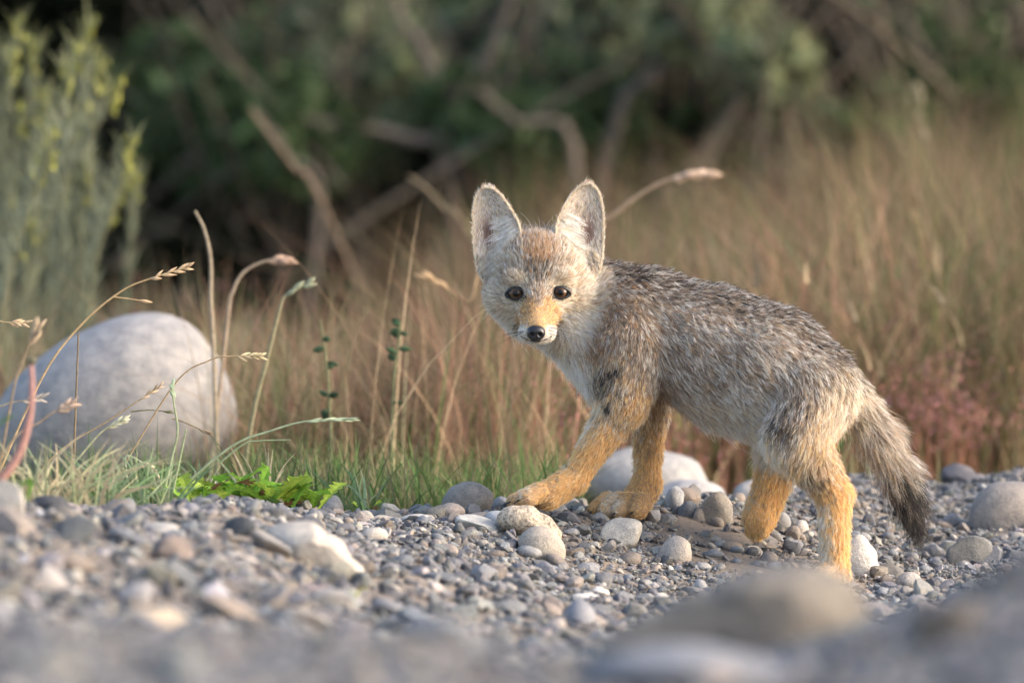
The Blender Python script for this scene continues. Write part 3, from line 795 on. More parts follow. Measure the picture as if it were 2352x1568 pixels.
class Field:
    def __init__(s, lo, hi, h):
        s.lo = np.array(lo, float); s.h = h
        s.n = np.ceil((np.array(hi) - s.lo) / h).astype(int) + 1
        s.f = np.full(s.n, 0.05, np.float32)
    def box(s, lo, hi):
        i0 = np.clip(np.floor((lo - s.lo) / s.h).astype(int), 0, s.n); i1 = np.clip(np.ceil((hi - s.lo) / s.h).astype(int) + 1, 0, s.n)
        g = [s.lo[k] + s.h * np.arange(i0[k], i1[k]) for k in range(3)]
        return tuple(slice(i0[k], i1[k]) for k in range(3)), np.stack(np.meshgrid(*g, indexing='ij'), -1)
    def caps(s, a, b_, ra, rb, k=.012):
        a, b_ = np.asarray(a, float), np.asarray(b_, float); m_ = max(ra, rb) + .03
        sl, P = s.box(np.minimum(a, b_) - m_, np.maximum(a, b_) + m_)
        s.f[sl] = smin(s.f[sl], sd_caps(P, a, b_, ra, rb), k)
    def ell(s, c, r, k=.012, M=None):
        c, r = np.asarray(c, float), np.asarray(r, float); m_ = r.max() + .03
        sl, P = s.box(c - m_, c + m_)
        s.f[sl] = smin(s.f[sl], sd_ell(P, c, r, M), k)
    def cut(s, c, r, k=.004):
        c, r = np.asarray(c, float), np.asarray(r, float); m_ = r.max() + .03
        sl, P = s.box(c - m_, c + m_)
        s.f[sl] = -smin(-s.f[sl], sd_ell(P, c, r), k)
    def mesh(s): return surface_nets(s.f, s.lo, s.h)
def vnormals(V, Q):
    n = np.cross(V[Q[:, 2]] - V[Q[:, 0]], V[Q[:, 3 if Q.shape[1] == 4 else 1]] - V[Q[:, 1 if Q.shape[1] == 4 else 0]])
    N = np.zeros_like(V)
    for k in range(Q.shape[1]): np.add.at(N, Q[:, k], n)
    return unit(N)

HEAD = at(1238, 655, -.02)
ROLL = math.radians(1.2)
def HL(X, Fw, Z):                          # head-local millimetres: right, towards the viewer, up
    c, s = math.cos(ROLL), math.sin(ROLL)
    return HEAD + np.array([X * c - Z * s, -Fw, X * s + Z * c]) / 1000
def to_head(P):
    q = (P - HEAD) * 1000; c, s = math.cos(ROLL), math.sin(ROLL)
    return q[:, 0] * c + q[:, 2] * s, -q[:, 1], -q[:, 0] * s + q[:, 2] * c

FD = Field(at(1060, 460, .13) * [1, 0, 1] + [-.02, -.17, -.42], [.42, .14, .33], .0022)
# bones: (point a, point b, ra, rb, smooth, fur length mm, lie factor)  -- flow runs a -> b
def P3(px, py, y): return at(px, py, y)
bones = []
def bone(a, b_, ra, rb, k=.014, L=12, up=.35, flow=None):
    a, b_ = P3(*a), P3(*b_)
    FD.caps(a, b_, ra / 1000, rb / 1000, k)
    bones.append((a, b_, (ra + rb) / 2000, unit(b_ - a) if flow is None else unit(np.array(flow, float)), L, up))
# trunk
bone((1330, 700, .03), (1480, 742, .0), 42, 52, L=8.0, up=.5)
bone((1480, 752, .0), (1640, 806, -.02), 54, 60, L=8.0, up=.48)
bone((1640, 806, -.02), (1775, 846, -.045), 60, 57, L=8.0, up=.48)
bone((1775, 846, -.045), (1858, 884, -.06), 57, 45, L=8.0, up=.5)
bone((1330, 762, .0), (1425, 850, -.002), 32, 40, L=9, up=.45)
bone((1640, 905, -.02), (1745, 945, -.04), 30, 27, L=12, up=.4)
# near foreleg (reaching)
bone((1465, 800, -.035), (1434, 922, -.05), 39, 23, L=6.5, up=.4)
bone((1432, 925, -.05), (1318, 1100, -.05), 20.5, 11.5, L=4.6, up=.3)
bone((1318, 1100, -.05), (1258, 1138, -.058), 14, 14, k=.008, L=3.2, up=.28)
# far foreleg
bone((1490, 850, .045), (1492, 950, .048), 30, 17, L=6, up=.32)
bone((1492, 950, .048), (1486, 1115, .04), 15.5, 11.5, L=4.8, up=.3)
bone((1486, 1115, .04), (1462, 1150, .028), 14, 15, k=.008, L=3.2, up=.28)
# near hind leg
bone((1868, 905, -.075), (1828, 1005, -.098), 42, 29, L=10, up=.4)
bone((1828, 1005, -.098), (1917, 1135, -.08), 27, 15.5, L=6.5, up=.33)
bone((1915, 1135, -.08), (1918, 1318, -.088), 15, 12.5, k=.01, L=4.8, up=.3)
bone((1918, 1318, -.088), (1890, 1334, -.105), 14, 13, k=.008, L=3.2, up=.28)
# far hind leg (lifted)
bone((1850, 930, -.015), (1795, 1030, .005), 34, 22, L=10, up=.3)
bone((1795, 1030, .005), (1778, 1100, .0), 20, 16, L=6, up=.32)
bone((1778, 1100, .0), (1745, 1188, -.012), 16, 16.5, k=.01, L=4.6, up=.3)
# tail
bone((1945, 895, -.055), (2015, 1000, -.035), 15, 14, L=17, up=.4)
bone((2015, 1000, -.035), (2062, 1085, -.02), 14, 13, L=17, up=.38)
bone((2062, 1085, -.02), (2088, 1150, -.012), 13, 9, L=18, up=.3)
bone((2088, 1150, -.012), (2101, 1205, -.01), 9, 4, L=20, up=.16)
NB = len(bones)
# paws: toes
CLAWS = []
def paw(c, fwd, side, s=1.0, n=4):
    c = P3(*c); fwd = unit(np.array(fwd, float)); side = unit(np.array(side, float))
    for k in range(n):
        o = (k - 1.5) * .0096 * s
        fl = (.013 if k in (1, 2) else .009) * s
        tip = c + fwd * fl + side * o + np.array([0, 0, -.003])
        FD.caps(c + side * o * .8 + np.array([0, 0, .003]), tip, .0064 * s, .0056 * s, .0022)
        bones.append((c, tip, .006, fwd, 2.4, .25))
        CLAWS.append((tip + fwd * .0052 * s, fwd, s))
paw((1230, 1141, -.062), (-1, -.3, -.05), (.25, -.95, .12), 1.45)
paw((1436, 1160, .014), (-.55, -.8, -.1), (.85, -.5, 0), 1.6)
paw((1885, 1340, -.108), (-.8, -.5, -.05), (.5, -.85, 0), 1.0)
paw((1744, 1196, -.012), (-.25, .2, -1), (.5, -.85, 0), .9)
# head
hb = []
def hell(c, r, k=.012): FD.ell(HL(*c), np.array(r) / 1000, k)
def hcap(a, b_, ra, rb, k=.01): FD.caps(HL(*a), HL(*b_), ra / 1000, rb / 1000, k)
hell((0, -8, 14), (42, 44, 39)); hell((0, 12, -6), (34, 28, 28))
for s in (-1, 1):
    hell((s * 32, -4, -9), (20, 23, 21)); hell((s * 20, 26, 8), (13, 11, 8), .008); hell((s * 9 - 3, 52, -47), (8.5, 11, 8), .006)
    hell((s * 26, -18, 26), (14, 15, 15))
hcap((-1, 30, -25), (-3, 59, -44), 19, 13, .012); hcap((-1, 26, 2), (-3.5, 60, -40), 14, 8.5, .01)
hcap((-1, 20, -40), (-3, 47, -49.5), 15, 6.5, .008)
FD.caps(HL(0, -20, -10), P3(1370, 715, .02), .042, .045, .02)

# where the eye sits on the face
def surf_F(X, Z):
    Fs = np.arange(80, -20, -.4); P = np.array([HL(X, f_, Z) for f_ in Fs])
    i = np.clip(np.round((P - FD.lo) / FD.h).astype(int), 0, FD.n - 1)
    v = FD.f[i[:, 0], i[:, 1], i[:, 2]]; return float(Fs[np.argmax(v < 0)])
EYES = []
for s in (-1, 1):
    X = s * 22.6 - 1.2; Z = -7.8
    f0 = surf_F(X, Z); gx_ = (surf_F(X + 3, Z) - surf_F(X - 3, Z)) / 6; gz_ = (surf_F(X, Z + 3) - surf_F(X, Z - 3)) / 6
    nrm = unit(np.array([-gx_, 1, -gz_])); nrm = unit(nrm + np.array([0, .55, 0]))
    c = np.array([X, f0, Z]) - nrm * 2.6
    EYES.append((s, c, nrm))
    FD.cut(HL(*(c + nrm * 1.5)), np.array([.0088, .0088, .0070]), .003)
NOSE = np.array([-4.2, surf_F(-4, -46) + .5, -46.5])
fV, fQ = FD.mesh()
fN = vnormals(fV, fQ)
if np.mean(np.sum(fN * (fV - fV.mean(0)), 1)) < 0:
    fQ = fQ[:, ::-1].copy(); fN = -fN

# ---- strand kinds: root, middle, tip colours
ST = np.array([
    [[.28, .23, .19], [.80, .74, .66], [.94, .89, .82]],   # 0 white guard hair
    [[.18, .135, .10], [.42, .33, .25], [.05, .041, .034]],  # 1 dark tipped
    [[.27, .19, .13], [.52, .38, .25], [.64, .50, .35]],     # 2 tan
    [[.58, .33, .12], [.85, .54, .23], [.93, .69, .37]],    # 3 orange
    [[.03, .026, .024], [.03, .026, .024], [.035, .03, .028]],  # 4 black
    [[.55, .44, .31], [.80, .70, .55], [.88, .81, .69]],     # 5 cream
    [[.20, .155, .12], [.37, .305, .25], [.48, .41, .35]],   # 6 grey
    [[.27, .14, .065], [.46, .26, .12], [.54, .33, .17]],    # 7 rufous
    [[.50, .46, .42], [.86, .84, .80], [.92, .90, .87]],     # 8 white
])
PALS = {'back': {1: .40, 4: .38, 0: .16, 6: .06}, 'side': {0: .48, 1: .20, 2: .28, 6: .04}, 'brown': {2: .52, 7: .10, 1: .12, 0: .22, 6: .04},
        'low': {1: .25, 6: .14, 0: .35, 2: .26}, 'belly': {5: .46, 8: .38, 6: .10, 2: .06}, 'white': {8: .7, 5: .3}, 'orange': {3: .88, 2: .08, 5: .04},
        'pale': {5: .62, 8: .22, 3: .16}, 'mid': {2: .46, 5: .34, 3: .16, 1: .04}, 'spot': {4: .55, 1: .25, 2: .20}, 'tail': {0: .30, 1: .27, 2: .24, 6: .19},
        'tip': {4: .92, 1: .08}, 'cream': {5: .72, 2: .20, 0: .08}, 'grizz': {0: .30, 2: .38, 6: .12, 1: .20}, 'rust': {7: .62, 2: .30, 0: .08},
        'dark': {1: .5, 4: .2, 0: .18, 6: .12}, 'orangetan': {3: .55, 2: .40, 7: .05}, 'muzzle': {3: .40, 7: .42, 2: .18}, 'earin': {5: .46, 8: .40, 6: .14}, 'greycream': {5: .50, 0: .20, 6: .10, 2: .20}}
PN = list(PALS); PM = np.zeros((len(PN), len(ST)))
for i, n_ in enumerate(PN):
    for k, v in PALS[n_].items(): PM[i, k] = v
    PM[i] /= PM[i].sum()
# body markings: (px, py, radius, palette, weight)
SPOTS = [(1420, 602, 33, 'back', 5.7), (1480, 610, 33, 'back', 5.7), (1540, 622, 35, 'back', 6.1), (1600, 635, 37, 'back', 5.7), (1660, 655, 35, 'back', 4.9), (1730, 680, 33, 'back', 4.2), (1800, 712, 33, 'back', 3.8), (1870, 752, 33, 'back', 3.0), (1930, 805, 33, 'back', 2.7), (1965, 860, 33, 'back', 1.9),
    (1555, 650, 34, 'dark', 2.2), (1400, 640, 40, 'side', 1), (1440, 690, 45, 'brown', 1.3), (1440, 770, 60, 'brown', 1.3), (1370, 770, 50, 'brown', 1.2), (1330, 740, 40, 'greycream', 1),
    (1550, 720, 70, 'side', 1), (1600, 760, 70, 'side', 1), (1640, 690, 40, 'rust', .25), (1580, 690, 50, 'brown', .5), (1700, 760, 80, 'side', 1), (1800, 800, 80, 'side', 1), (1880, 830, 60, 'side', 1), (1500, 800, 50, 'low', 1), (1510, 870, 50, 'low', 1),
    (1600, 860, 60, 'low', .8), (1700, 870, 70, 'low', .8), (1620, 820, 60, 'brown', .4), (1800, 890, 60, 'low', .7), (1810, 960, 40, 'dark', 1.8), (1795, 985, 20, 'spot', 1.6), (1850, 920, 40, 'low', .8),
    (1600, 945, 40, 'belly', 2.2), (1680, 955, 45, 'belly', 2.2), (1730, 945, 40, 'belly', 2.0), (1700, 1010, 40, 'belly', 1.6), (1640, 1000, 30, 'belly', 1.4), (1560, 930, 36, 'low', .8),
    (1250, 800, 40, 'white', 2), (1300, 840, 36, 'white', 1.8), (1335, 880, 32, 'white', 1.6), (1360, 920, 26, 'pale', 1.2), (1340, 800, 40, 'brown', .8), (1400, 840, 40, 'mid', .9), (1395, 868, 26, 'spot', 2.4), (1370, 905, 22, 'pale', 1.2), (1430, 880, 30, 'mid', .9), (1385, 897, 16, 'spot', 2.4), (1420, 850, 14, 'spot', 2), (1440, 905, 12, 'spot', 1.6), (1400, 930, 10, 'spot', 1.6),
    (1400, 950, 50, 'mid', 1.2), (1460, 930, 36, 'orangetan', 1.4), (1350, 960, 24, 'pale', 1.6), (1335, 1000, 22, 'pale', 1.4), (1400, 1010, 40, 'orange', 1.3), (1360, 1070, 40, 'orange', 1.7), (1300, 1065, 20, 'pale', 1.0), (1310, 1110, 36, 'orange', 1.6), (1240, 1140, 36, 'orangetan', 1.7), (1205, 1130, 16, 'pale', 1.0),
    (1490, 960, 40, 'mid', 1.1), (1490, 1020, 36, 'orangetan', 1.2), (1490, 1080, 36, 'orange', 1.2), (1450, 1060, 20, 'pale', 1), (1480, 1140, 40, 'orangetan', 1.6), (1410, 1150, 20, 'pale', .8),
    (1955, 880, 36, 'cream', 2.0), (1930, 930, 46, 'cream', 1.6), (1900, 990, 50, 'mid', 1.4), (1950, 960, 30, 'cream', 1.4), (1790, 1030, 34, 'pale', 1.3), (1830, 1040, 40, 'mid', 1.2), (1775, 1065, 24, 'pale', 1.6), (1870, 1080, 40, 'mid', 1.2), (1850, 1085, 16, 'spot', 1.4), (1880, 1105, 10, 'spot', 1.3), (1815, 1050, 10, 'spot', 1.2), (1900, 1090, 22, 'rust', .5), (1830, 1110, 20, 'pale', 1.2),
    (1925, 1130, 36, 'orange', 1.2), (1945, 1190, 30, 'orange', 1.8), (1885, 1180, 22, 'pale', 1.4), (1945, 1270, 30, 'orange', 1.8), (1888, 1260, 24, 'pale', 1.6), (1900, 1330, 40, 'mid', 1.4),
    (1770, 1110, 36, 'orange', 1.7), (1730, 1150, 24, 'pale', .8), (1750, 1190, 40, 'orange', 1.6),
    (2000, 960, 50, 'tail', 1.6), (2040, 1040, 50, 'tail', 1.6), (1985, 1020, 30, 'greycream', 1.2), (2085, 1050, 30, 'dark', .9), (2070, 1110, 40, 'tail', 1.5), (2098, 1100, 20, 'greycream', 1), (2070, 1108, 26, 'tip', 1.8), (2078, 1128, 30, 'tip', 2.8), (2085, 1150, 34, 'tip', 3.0), (2080, 1185, 34, 'tip', 2.6), (2100, 1230, 50, 'tip', 3), (2060, 1130, 24, 'dark', 1.2)]
# head markings in head millimetres (X right, Z up), left-right symmetric where X>0 is given with 's'
HS = [(0, 36, 12, 'rust', 2.2), (0, 24, 9, 'rust', 1.6), (0, 50, 14, 'grizz', 1.4), (0, 11, 9, 'dark', 3.0), (-7, 16, 5, 'dark', 1.2), (8, 15, 5, 'dark', 1.2), (0, -4, 9, 'grizz', 1.5), (0, -16, 7, 'grizz', 1.0), (-2, -27, 6, 'orangetan', 2.0), (-3, -36, 5.5, 'orangetan', 1.8)]
for s in (-1, 1):
    HS += [(s * 13.5, 5, 5, 'cream', 2.4), (s * 22, 5, 7, 'cream', 1.4), (s * 18, 16, 8, 'grizz', 1.4), (s * 32, 10, 12, 'brown', .9 + .2 * s), (s * 22, 28, 11, 'grizz', 1.3), (s * 36, 26, 12, 'greycream', 1.2), (s * 44, 12, 10, 'greycream', 1.2), (s * 44, -6, 12, 'greycream', 1.4),
           (s * 28, -22, 9, 'greycream', 1.5), (s * 40, -24, 10, 'cream', 1.2), (s * 28, -37, 8, 'white', 3.0), (s * 42, -34, 10, 'white', 1.8), (s * 24, -44, 6, 'white', 2.0), (s * 7 - 1, -17, 4, 'muzzle', 1.6), (s * 11 - 1, -25, 5, 'muzzle', 2.6 + .3 * s), (s * 14.5 - 2, -33, 5, 'muzzle', 2.6), (s * 19.5 - 2, -38, 3.2, 'spot', 1.4), (s * 13.5 - 3, -46, 4.6, 'white', 2.8), (s * 8 - 3, -53, 6, 'white', 2.2),
           (s * 15 - 1, -14, 3.2, 'spot', 1.0), (s * 36, -5, 4, 'spot', .4), (s * 18, -52, 6, 'greycream', 1)]
SP = np.array([q[:3] for q in SPOTS]); SPI = np.array([PN.index(q[3]) for q in SPOTS]); SPW = np.array([q[4] for q in SPOTS])
HP = np.array([q[:3] for q in HS]); HPI = np.array([PN.index(q[3]) for q in HS]); HPW = np.array([q[4] for q in HS])
def probs(P, headw):
    px, py = proj(P)
    px = px + 9 * snoise(P, 60, 5); py = py + 9 * snoise(P, 60, 6)
    d2 = ((px[:, None] - SP[:, 0]) ** 2 + (py[:, None] - SP[:, 1]) ** 2) / (SP[:, 2] * 1.15) ** 2
    wb = SPW * (np.exp(-d2) + .02 / (1 + d2) ** 2)
    X, _, Z = to_head(P)
    d2 = ((X[:, None] - HP[:, 0]) ** 2 + (Z[:, None] - HP[:, 1]) ** 2) / (HP[:, 2] * 1.1) ** 2
    wh = HPW * (np.exp(-d2) + .02 / (1 + d2) ** 2)
    A = np.zeros((len(P), len(PN))); B = np.zeros((len(P), len(PN)))
    for j, i in enumerate(SPI): A[:, i] += wb[:, j]
    for j, i in enumerate(HPI): B[:, i] += wh[:, j]
    A = A ** 1.6; B = B ** 1.6
    A /= A.sum(1, keepdims=True); B /= B.sum(1, keepdims=True)
    return (A * (1 - headw[:, None]) + B * headw[:, None]) @ PM

# ---- flow, length, lie over the body
def body_props(P, N):
    n = len(P); W = np.zeros((n, len(bones)))
    for j, (a, b_, r, fl, L, up) in enumerate(bones):
        W[:, j] = np.exp(-np.clip(sd_caps(P, a, b_, r, r), -.02, .2) / .006)
    W /= W.sum(1, keepdims=True)
    flow = W @ np.array([q[3] for q in bones]); L = W @ np.array([q[4] for q in bones]); up = W @ np.array([q[5] for q in bones])
    X, Fw, Z = to_head(P)
    # head weight: inside the head's own volume
    dh = np.sqrt((X / 66) ** 2 + ((Fw - 20) / 86) ** 2 + ((Z + 2) / 72) ** 2)
    hw = sstep(1.06, .9, dh) * sstep(-34, -20, Fw + .25 * Z)
    hw = np.maximum(hw, (Fw > 30) * (np.abs(X) < 45) * (Z > -66) * 1.0)
    # trunk fur drifts down the flank
    px, py = proj(P)
    tr = sstep(1990, 1900, px) * sstep(960, 860, py)
    flow = flow + (tr * .45)[:, None] * np.array([.1, 0, -1.0])
    belly = sstep(930, 980, py) * (px > 1540) * (px < 1760)
    flow = flow + belly[:, None] * np.array([.2, 0, -.9])
    tipn = HL(NOSE[0], NOSE[1] + 4, NOSE[2] + 4)
    hf = unit(P - tipn)
    hf = hf + np.array([0, 0, .25]) * sstep(0, 20, Z)[:, None] - np.array([0, 0, .35]) * (sstep(-5, -30, Z) * sstep(20, 40, np.abs(X)))[:, None]
    flow = unit(flow) * (1 - hw[:, None]) + unit(hf) * hw[:, None]
    # face hair length by distance from the nose
    dn = np.sqrt((X - NOSE[0]) ** 2 + (Fw - NOSE[1]) ** 2 + (Z - NOSE[2]) ** 2)
    Lh = np.interp(dn, [0, 14, 26, 44, 70, 110], [1.1, 1.3, 2.0, 4.2, 7.5, 10])
    Lh = Lh + 5 * sstep(30, 48, np.abs(X)) * sstep(10, -12, Z) - 3.5 * sstep(8, 30, Z) * (Z > 0)
    for s, c, nrm in EYES:
        de = np.sqrt((X - c[0]) ** 2 + (Z - c[2]) ** 2)
        Lh = np.minimum(Lh, 2.2 + .25 * np.clip(de - 8, 0, 60))
    L = L * (1 - hw) + Lh * hw
    up = up * (1 - hw) + .30 * hw
    flow = flow - (flow * N).sum(1, keepdims=True) * N
    return unit(flow), L, up, hw, (X, Fw, Z)

def grow(P, N, flow, L, up, prob, rg, clump=.0045, cl=.55, mixin=.35, rad=.00017, npt=5, grav=.18, wild=.16, lenvar=.22, rootmix=0.0):
    n = len(P)
    m_ = max(8, int(n * .15)); ci = rg.choice(n, m_, replace=False)
    kd = kdtree.KDTree(m_)
    for q, i in enumerate(ci): kd.insert(P[i], q)
    kd.balance()
    own = np.array([kd.find(p)[1] for p in P]); own_i = ci[own]
    u_c = rg.random(m_)[own]; u_s = rg.random(n)
    u = np.where(rg.random(n) < mixin, u_s, u_c)
    kind = (u[:, None] > prob.cumsum(1)).sum(1).clip(0, len(ST) - 1)
    D = unit(N * up[:, None] + flow + rg.normal(0, wild, (n, 3)) + (rg.normal(0, wild * 1.1, (m_, 3)))[own])
    Ls = L / 1000 * np.exp(rg.normal(0, lenvar, n))
    stray = rg.random(n) < .035
    Ls = np.where(stray, Ls * 1.35, Ls); D = np.where(stray[:, None], unit(D + N * .5), D)
    t = np.linspace(0, 1, npt)
    bend = flow - N * .30
    g = np.array([0, 0, -1.0])
    pts = P[:, None, :] + Ls[:, None, None] * (D[:, None, :] * t[None, :, None] + (bend * .22 + g * grav)[:, None, :] * (t ** 2)[None, :, None])
    # clumping: pull towards the guide strand
    gp = pts[own_i]
    pull = cl * t ** 1.5
    dist = np.linalg.norm(P - P[own_i], axis=1)
    pull = pull[None, :] * np.exp(-(dist / .012) ** 2)[:, None]
    target = gp
    pts = pts + (target - pts) * pull[:, :, None] * (Ls / (Ls[own_i] + 1e-9)).clip(.5, 1)[:, None, None]
    pts = pts + rg.normal(0, 1, pts.shape) * (.035 * Ls)[:, None, None] * t[None, :, None]
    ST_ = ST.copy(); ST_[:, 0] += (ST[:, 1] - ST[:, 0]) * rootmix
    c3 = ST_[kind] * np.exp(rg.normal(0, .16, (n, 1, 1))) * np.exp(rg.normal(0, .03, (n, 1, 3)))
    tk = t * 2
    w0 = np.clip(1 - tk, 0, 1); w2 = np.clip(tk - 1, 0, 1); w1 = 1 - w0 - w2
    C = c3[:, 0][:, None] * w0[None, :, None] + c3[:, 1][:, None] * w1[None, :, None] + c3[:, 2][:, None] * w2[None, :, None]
    rr = rad * (1 - .72 * t ** 1.5)[None, :] * rg.uniform(.75, 1.3, (n, 1))
    return pts, C.clip(0, .95), rr
def curves_obj(name, chunks, mat, parent):
    cu = bpy.data.hair_curves.new(name)
    pts = np.concatenate([c[0].reshape(-1, 3) for c in chunks]); C = np.concatenate([c[1].reshape(-1, 3) for c in chunks]); rr = np.concatenate([c[2].ravel() for c in chunks])
    sizes = np.concatenate([np.full(c[0].shape[0], c[0].shape[1]) for c in chunks]).astype(int).tolist()
    cu.add_curves(sizes)
    cu.attributes['position'].data.foreach_set('vector', pts.astype(np.float32).ravel())
    ra = cu.attributes.get('radius') or cu.attributes.new('radius', 'FLOAT', 'POINT')
    ra.data.foreach_set('value', rr.astype(np.float32))
    ca = cu.attributes.new('col', 'FLOAT_COLOR', 'POINT')
    c4 = np.ones((len(C), 4), np.float32); c4[:, :3] = C
    ca.data.foreach_set('color', c4.ravel())
    cu.materials.append(mat)
    o = bpy.data.objects.new(name, cu); COL.objects.link(o)
    put(o, parent); return o
def sample(V, Q, n, rg, wfun=None):
    T = np.concatenate([Q[:, [0, 1, 2]], Q[:, [0, 2, 3]]])
    A = np.linalg.norm(np.cross(V[T[:, 1]] - V[T[:, 0]], V[T[:, 2]] - V[T[:, 0]]), axis=1)
    if wfun is not None: A = A * wfun(V[T].mean(1))
    k = rg.choice(len(T), n, p=A / A.sum())
    a, b_ = rg.random(n), rg.random(n); sw = a + b_ > 1; a[sw], b_[sw] = 1 - a[sw], 1 - b_[sw]
    tri = T[k]
    P = V[tri[:, 0]] + a[:, None] * (V[tri[:, 1]] - V[tri[:, 0]]) + b_[:, None] * (V[tri[:, 2]] - V[tri[:, 0]])
    w_ = np.stack([1 - a - b_, a, b_], 1)
    return P, tri, w_

# ---- materials
def fur_material():
    m = bpy.data.materials.new('fur'); m.use_nodes = True; t = m.node_tree
    t.nodes.remove(t.nodes['Principled BSDF'])
    a = t.nodes.new('ShaderNodeAttribute'); a.attribute_name = 'col'
    d = t.nodes.new('ShaderNodeBsdfDiffuse'); tr = t.nodes.new('ShaderNodeBsdfTranslucent'); g = t.nodes.new('ShaderNodeBsdfGlossy')
    g.inputs['Roughness'].default_value = .45; g.inputs['Color'].default_value = (.9, .9, .9, 1)
    t.links.new(a.outputs['Color'], d.inputs[0]); t.links.new(a.outputs['Color'], tr.inputs[0])
    m1 = t.nodes.new('ShaderNodeMixShader'); m1.inputs[0].default_value = .38
    t.links.new(d.outputs[0], m1.inputs[1]); t.links.new(tr.outputs[0], m1.inputs[2])
    m2 = t.nodes.new('ShaderNodeMixShader'); m2.inputs[0].default_value = .035
    t.links.new(m1.outputs[0], m2.inputs[1]); t.links.new(g.outputs[0], m2.inputs[2])
    t.links.new(m2.outputs[0], t.nodes['Material Output'].inputs[0])
    return m
M_FUR = fur_material()
m, t, b = mat_new('skin'); M_SKIN = m
a_ = t.nodes.new('ShaderNodeAttribute'); a_.attribute_name = 'col'
t.links.new(a_.outputs['Color'], b.inputs['Base Color']); b.inputs['Roughness'].default_value = .8
m, t, b = mat_new('nose_skin'); M_NOSE = m
tc = t.nodes.new('ShaderNodeNewGeometry'); n_ = noise(t, 1500, 2, .6, tc.outputs['Position'])
b.inputs['Base Color'].default_value = (.012, .012, .014, 1); b.inputs['Roughness'].default_value = .34; bump(t, b, n_.outputs[0], .3, .0003)
m, t, b = mat_new('eyelid_skin'); M_LID = m
b.inputs['Base Color'].default_value = (.010, .009, .009, 1); b.inputs['Roughness'].default_value = .4
m, t, b = mat_new('eye'); M_EYE = m
tc = t.nodes.new('ShaderNodeTexCoord'); sx = t.nodes.new('ShaderNodeSeparateXYZ'); t.links.new(tc.outputs['Object'], sx.inputs[0])
cx_ = t.nodes.new('ShaderNodeCombineXYZ'); t.links.new(sx.outputs['X'], cx_.inputs['X']); t.links.new(sx.outputs['Z'], cx_.inputs['Y'])
ln = t.nodes.new('ShaderNodeVectorMath'); ln.operation = 'LENGTH'; t.links.new(cx_.outputs[0], ln.inputs[0])
mp = t.nodes.new('ShaderNodeMath'); mp.operation = 'MULTIPLY'; mp.inputs[1].default_value = 1 / .0085; t.links.new(ln.outputs['Value'], mp.inputs[0])
rp = ramp(t, mp.outputs[0], [(.0, (.002, .002, .002)), (.28, (.002, .002, .002)), (.38, (.05, .028, .016)), (.56, (.105, .056, .03)), (.66, (.06, .032, .018)), (.73, (.004, .004, .004))])
t.links.new(rp.outputs[0], b.inputs['Base Color']); b.inputs['Roughness'].default_value = .03; b.inputs['IOR'].default_value = 1.38

# ---- build
fox = thing('fox_cub', (at(1600, 1200, -.03)[0], -.03, 0.0), 'grizzled fox cub with orange legs walking over the gravel bank, facing the viewer', 'fox')
rgf = np.random.default_rng(33)
flowV, LV, upV, hwV, (hX, hF, hZ) = body_props(fV, fN)
skinc = probs(fV, hwV) @ ST[:, 0] * .9
for s, c, nrm in EYES:
    de = np.sqrt((hX - c[0]) ** 2 + (hZ - c[2]) ** 2 + .3 * (hF - c[1]) ** 2)
    k = (sstep(10.2, 8.6, de) * (hF > 0))[:, None]; skinc = skinc * (1 - k) + .01 * k
body = mesh_np('body', fV, fQ, M_SKIN, fox, skinc)

N_BODY = 290000
def dens(P):
    X, Fw, Z = to_head(P)
    head = (np.sqrt((X / 66) ** 2 + ((Fw - 20) / 86) ** 2 + ((Z + 2) / 72) ** 2) < 1) * (Fw > -25) * (1 + .5 * (Fw > 30))
    px, py = proj(P)
    legs = (py > 960) * (px < 1960)
    return 1.0 + 2.6 * head + .7 * legs + .3 * ((px > 1960) & (py > 900))
P, tri, w_ = sample(fV, fQ, N_BODY, rgf, dens)
Nn = unit((fN[tri] * w_[:, :, None]).sum(1))
far = (Nn[:, 1] > .45) & (rgf.random(len(P)) < .5)
keep = ~far
X, Fw, Z = to_head(P)
for s, c, nrm in EYES:
    q = np.sqrt(((X - c[0]) / 9.3) ** 2 + ((Z - c[2]) / 7.0) ** 2)
    keep &= ~((q < 1) & (Fw > 0))
keep &= ~((((X - NOSE[0]) / 9.5) ** 2 + ((Z - NOSE[2]) / 8) ** 2 < 1) & (Fw > NOSE[1] - 9))
keep &= ~((np.abs(Z + 53.5 + .02 * (X + 3) ** 2 * 0) < .7) & (np.abs(X + 3) < 12) & (Fw > 35))
P, Nn = P[keep], Nn[keep]
flow, L, up, hw, _h = body_props(P, Nn)
pr = probs(P, hw)
# sparse dark flecks on the legs
pxx, pyy = proj(P)
fl_ = (snoise(P, 300, 77) > .80) & (hw < .2) & (pyy > 880) & (pyy < 1160) & (pxx < 1960)
pr[fl_] = PM[PN.index('spot')]
for p_, f_, s_ in CLAWS[:8]:  # rufous hair round each toe tip: shade of the toe grooves as colour
    dd = np.linalg.norm((P - p_) * [1, 1, .8], axis=1)
    k_ = (dd > .0062 * s_) & (dd < .0076 * s_) & (rgf.random(len(P)) < .6)
    pr[k_] = PM[PN.index('rust')]
hm = hw > .5
ch = []
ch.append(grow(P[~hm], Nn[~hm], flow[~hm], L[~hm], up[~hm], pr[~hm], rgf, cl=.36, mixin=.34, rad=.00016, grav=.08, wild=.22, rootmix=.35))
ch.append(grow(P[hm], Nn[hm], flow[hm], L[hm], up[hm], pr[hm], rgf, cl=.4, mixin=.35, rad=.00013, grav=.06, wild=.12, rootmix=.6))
curves_obj('fur', ch, M_FUR, body)

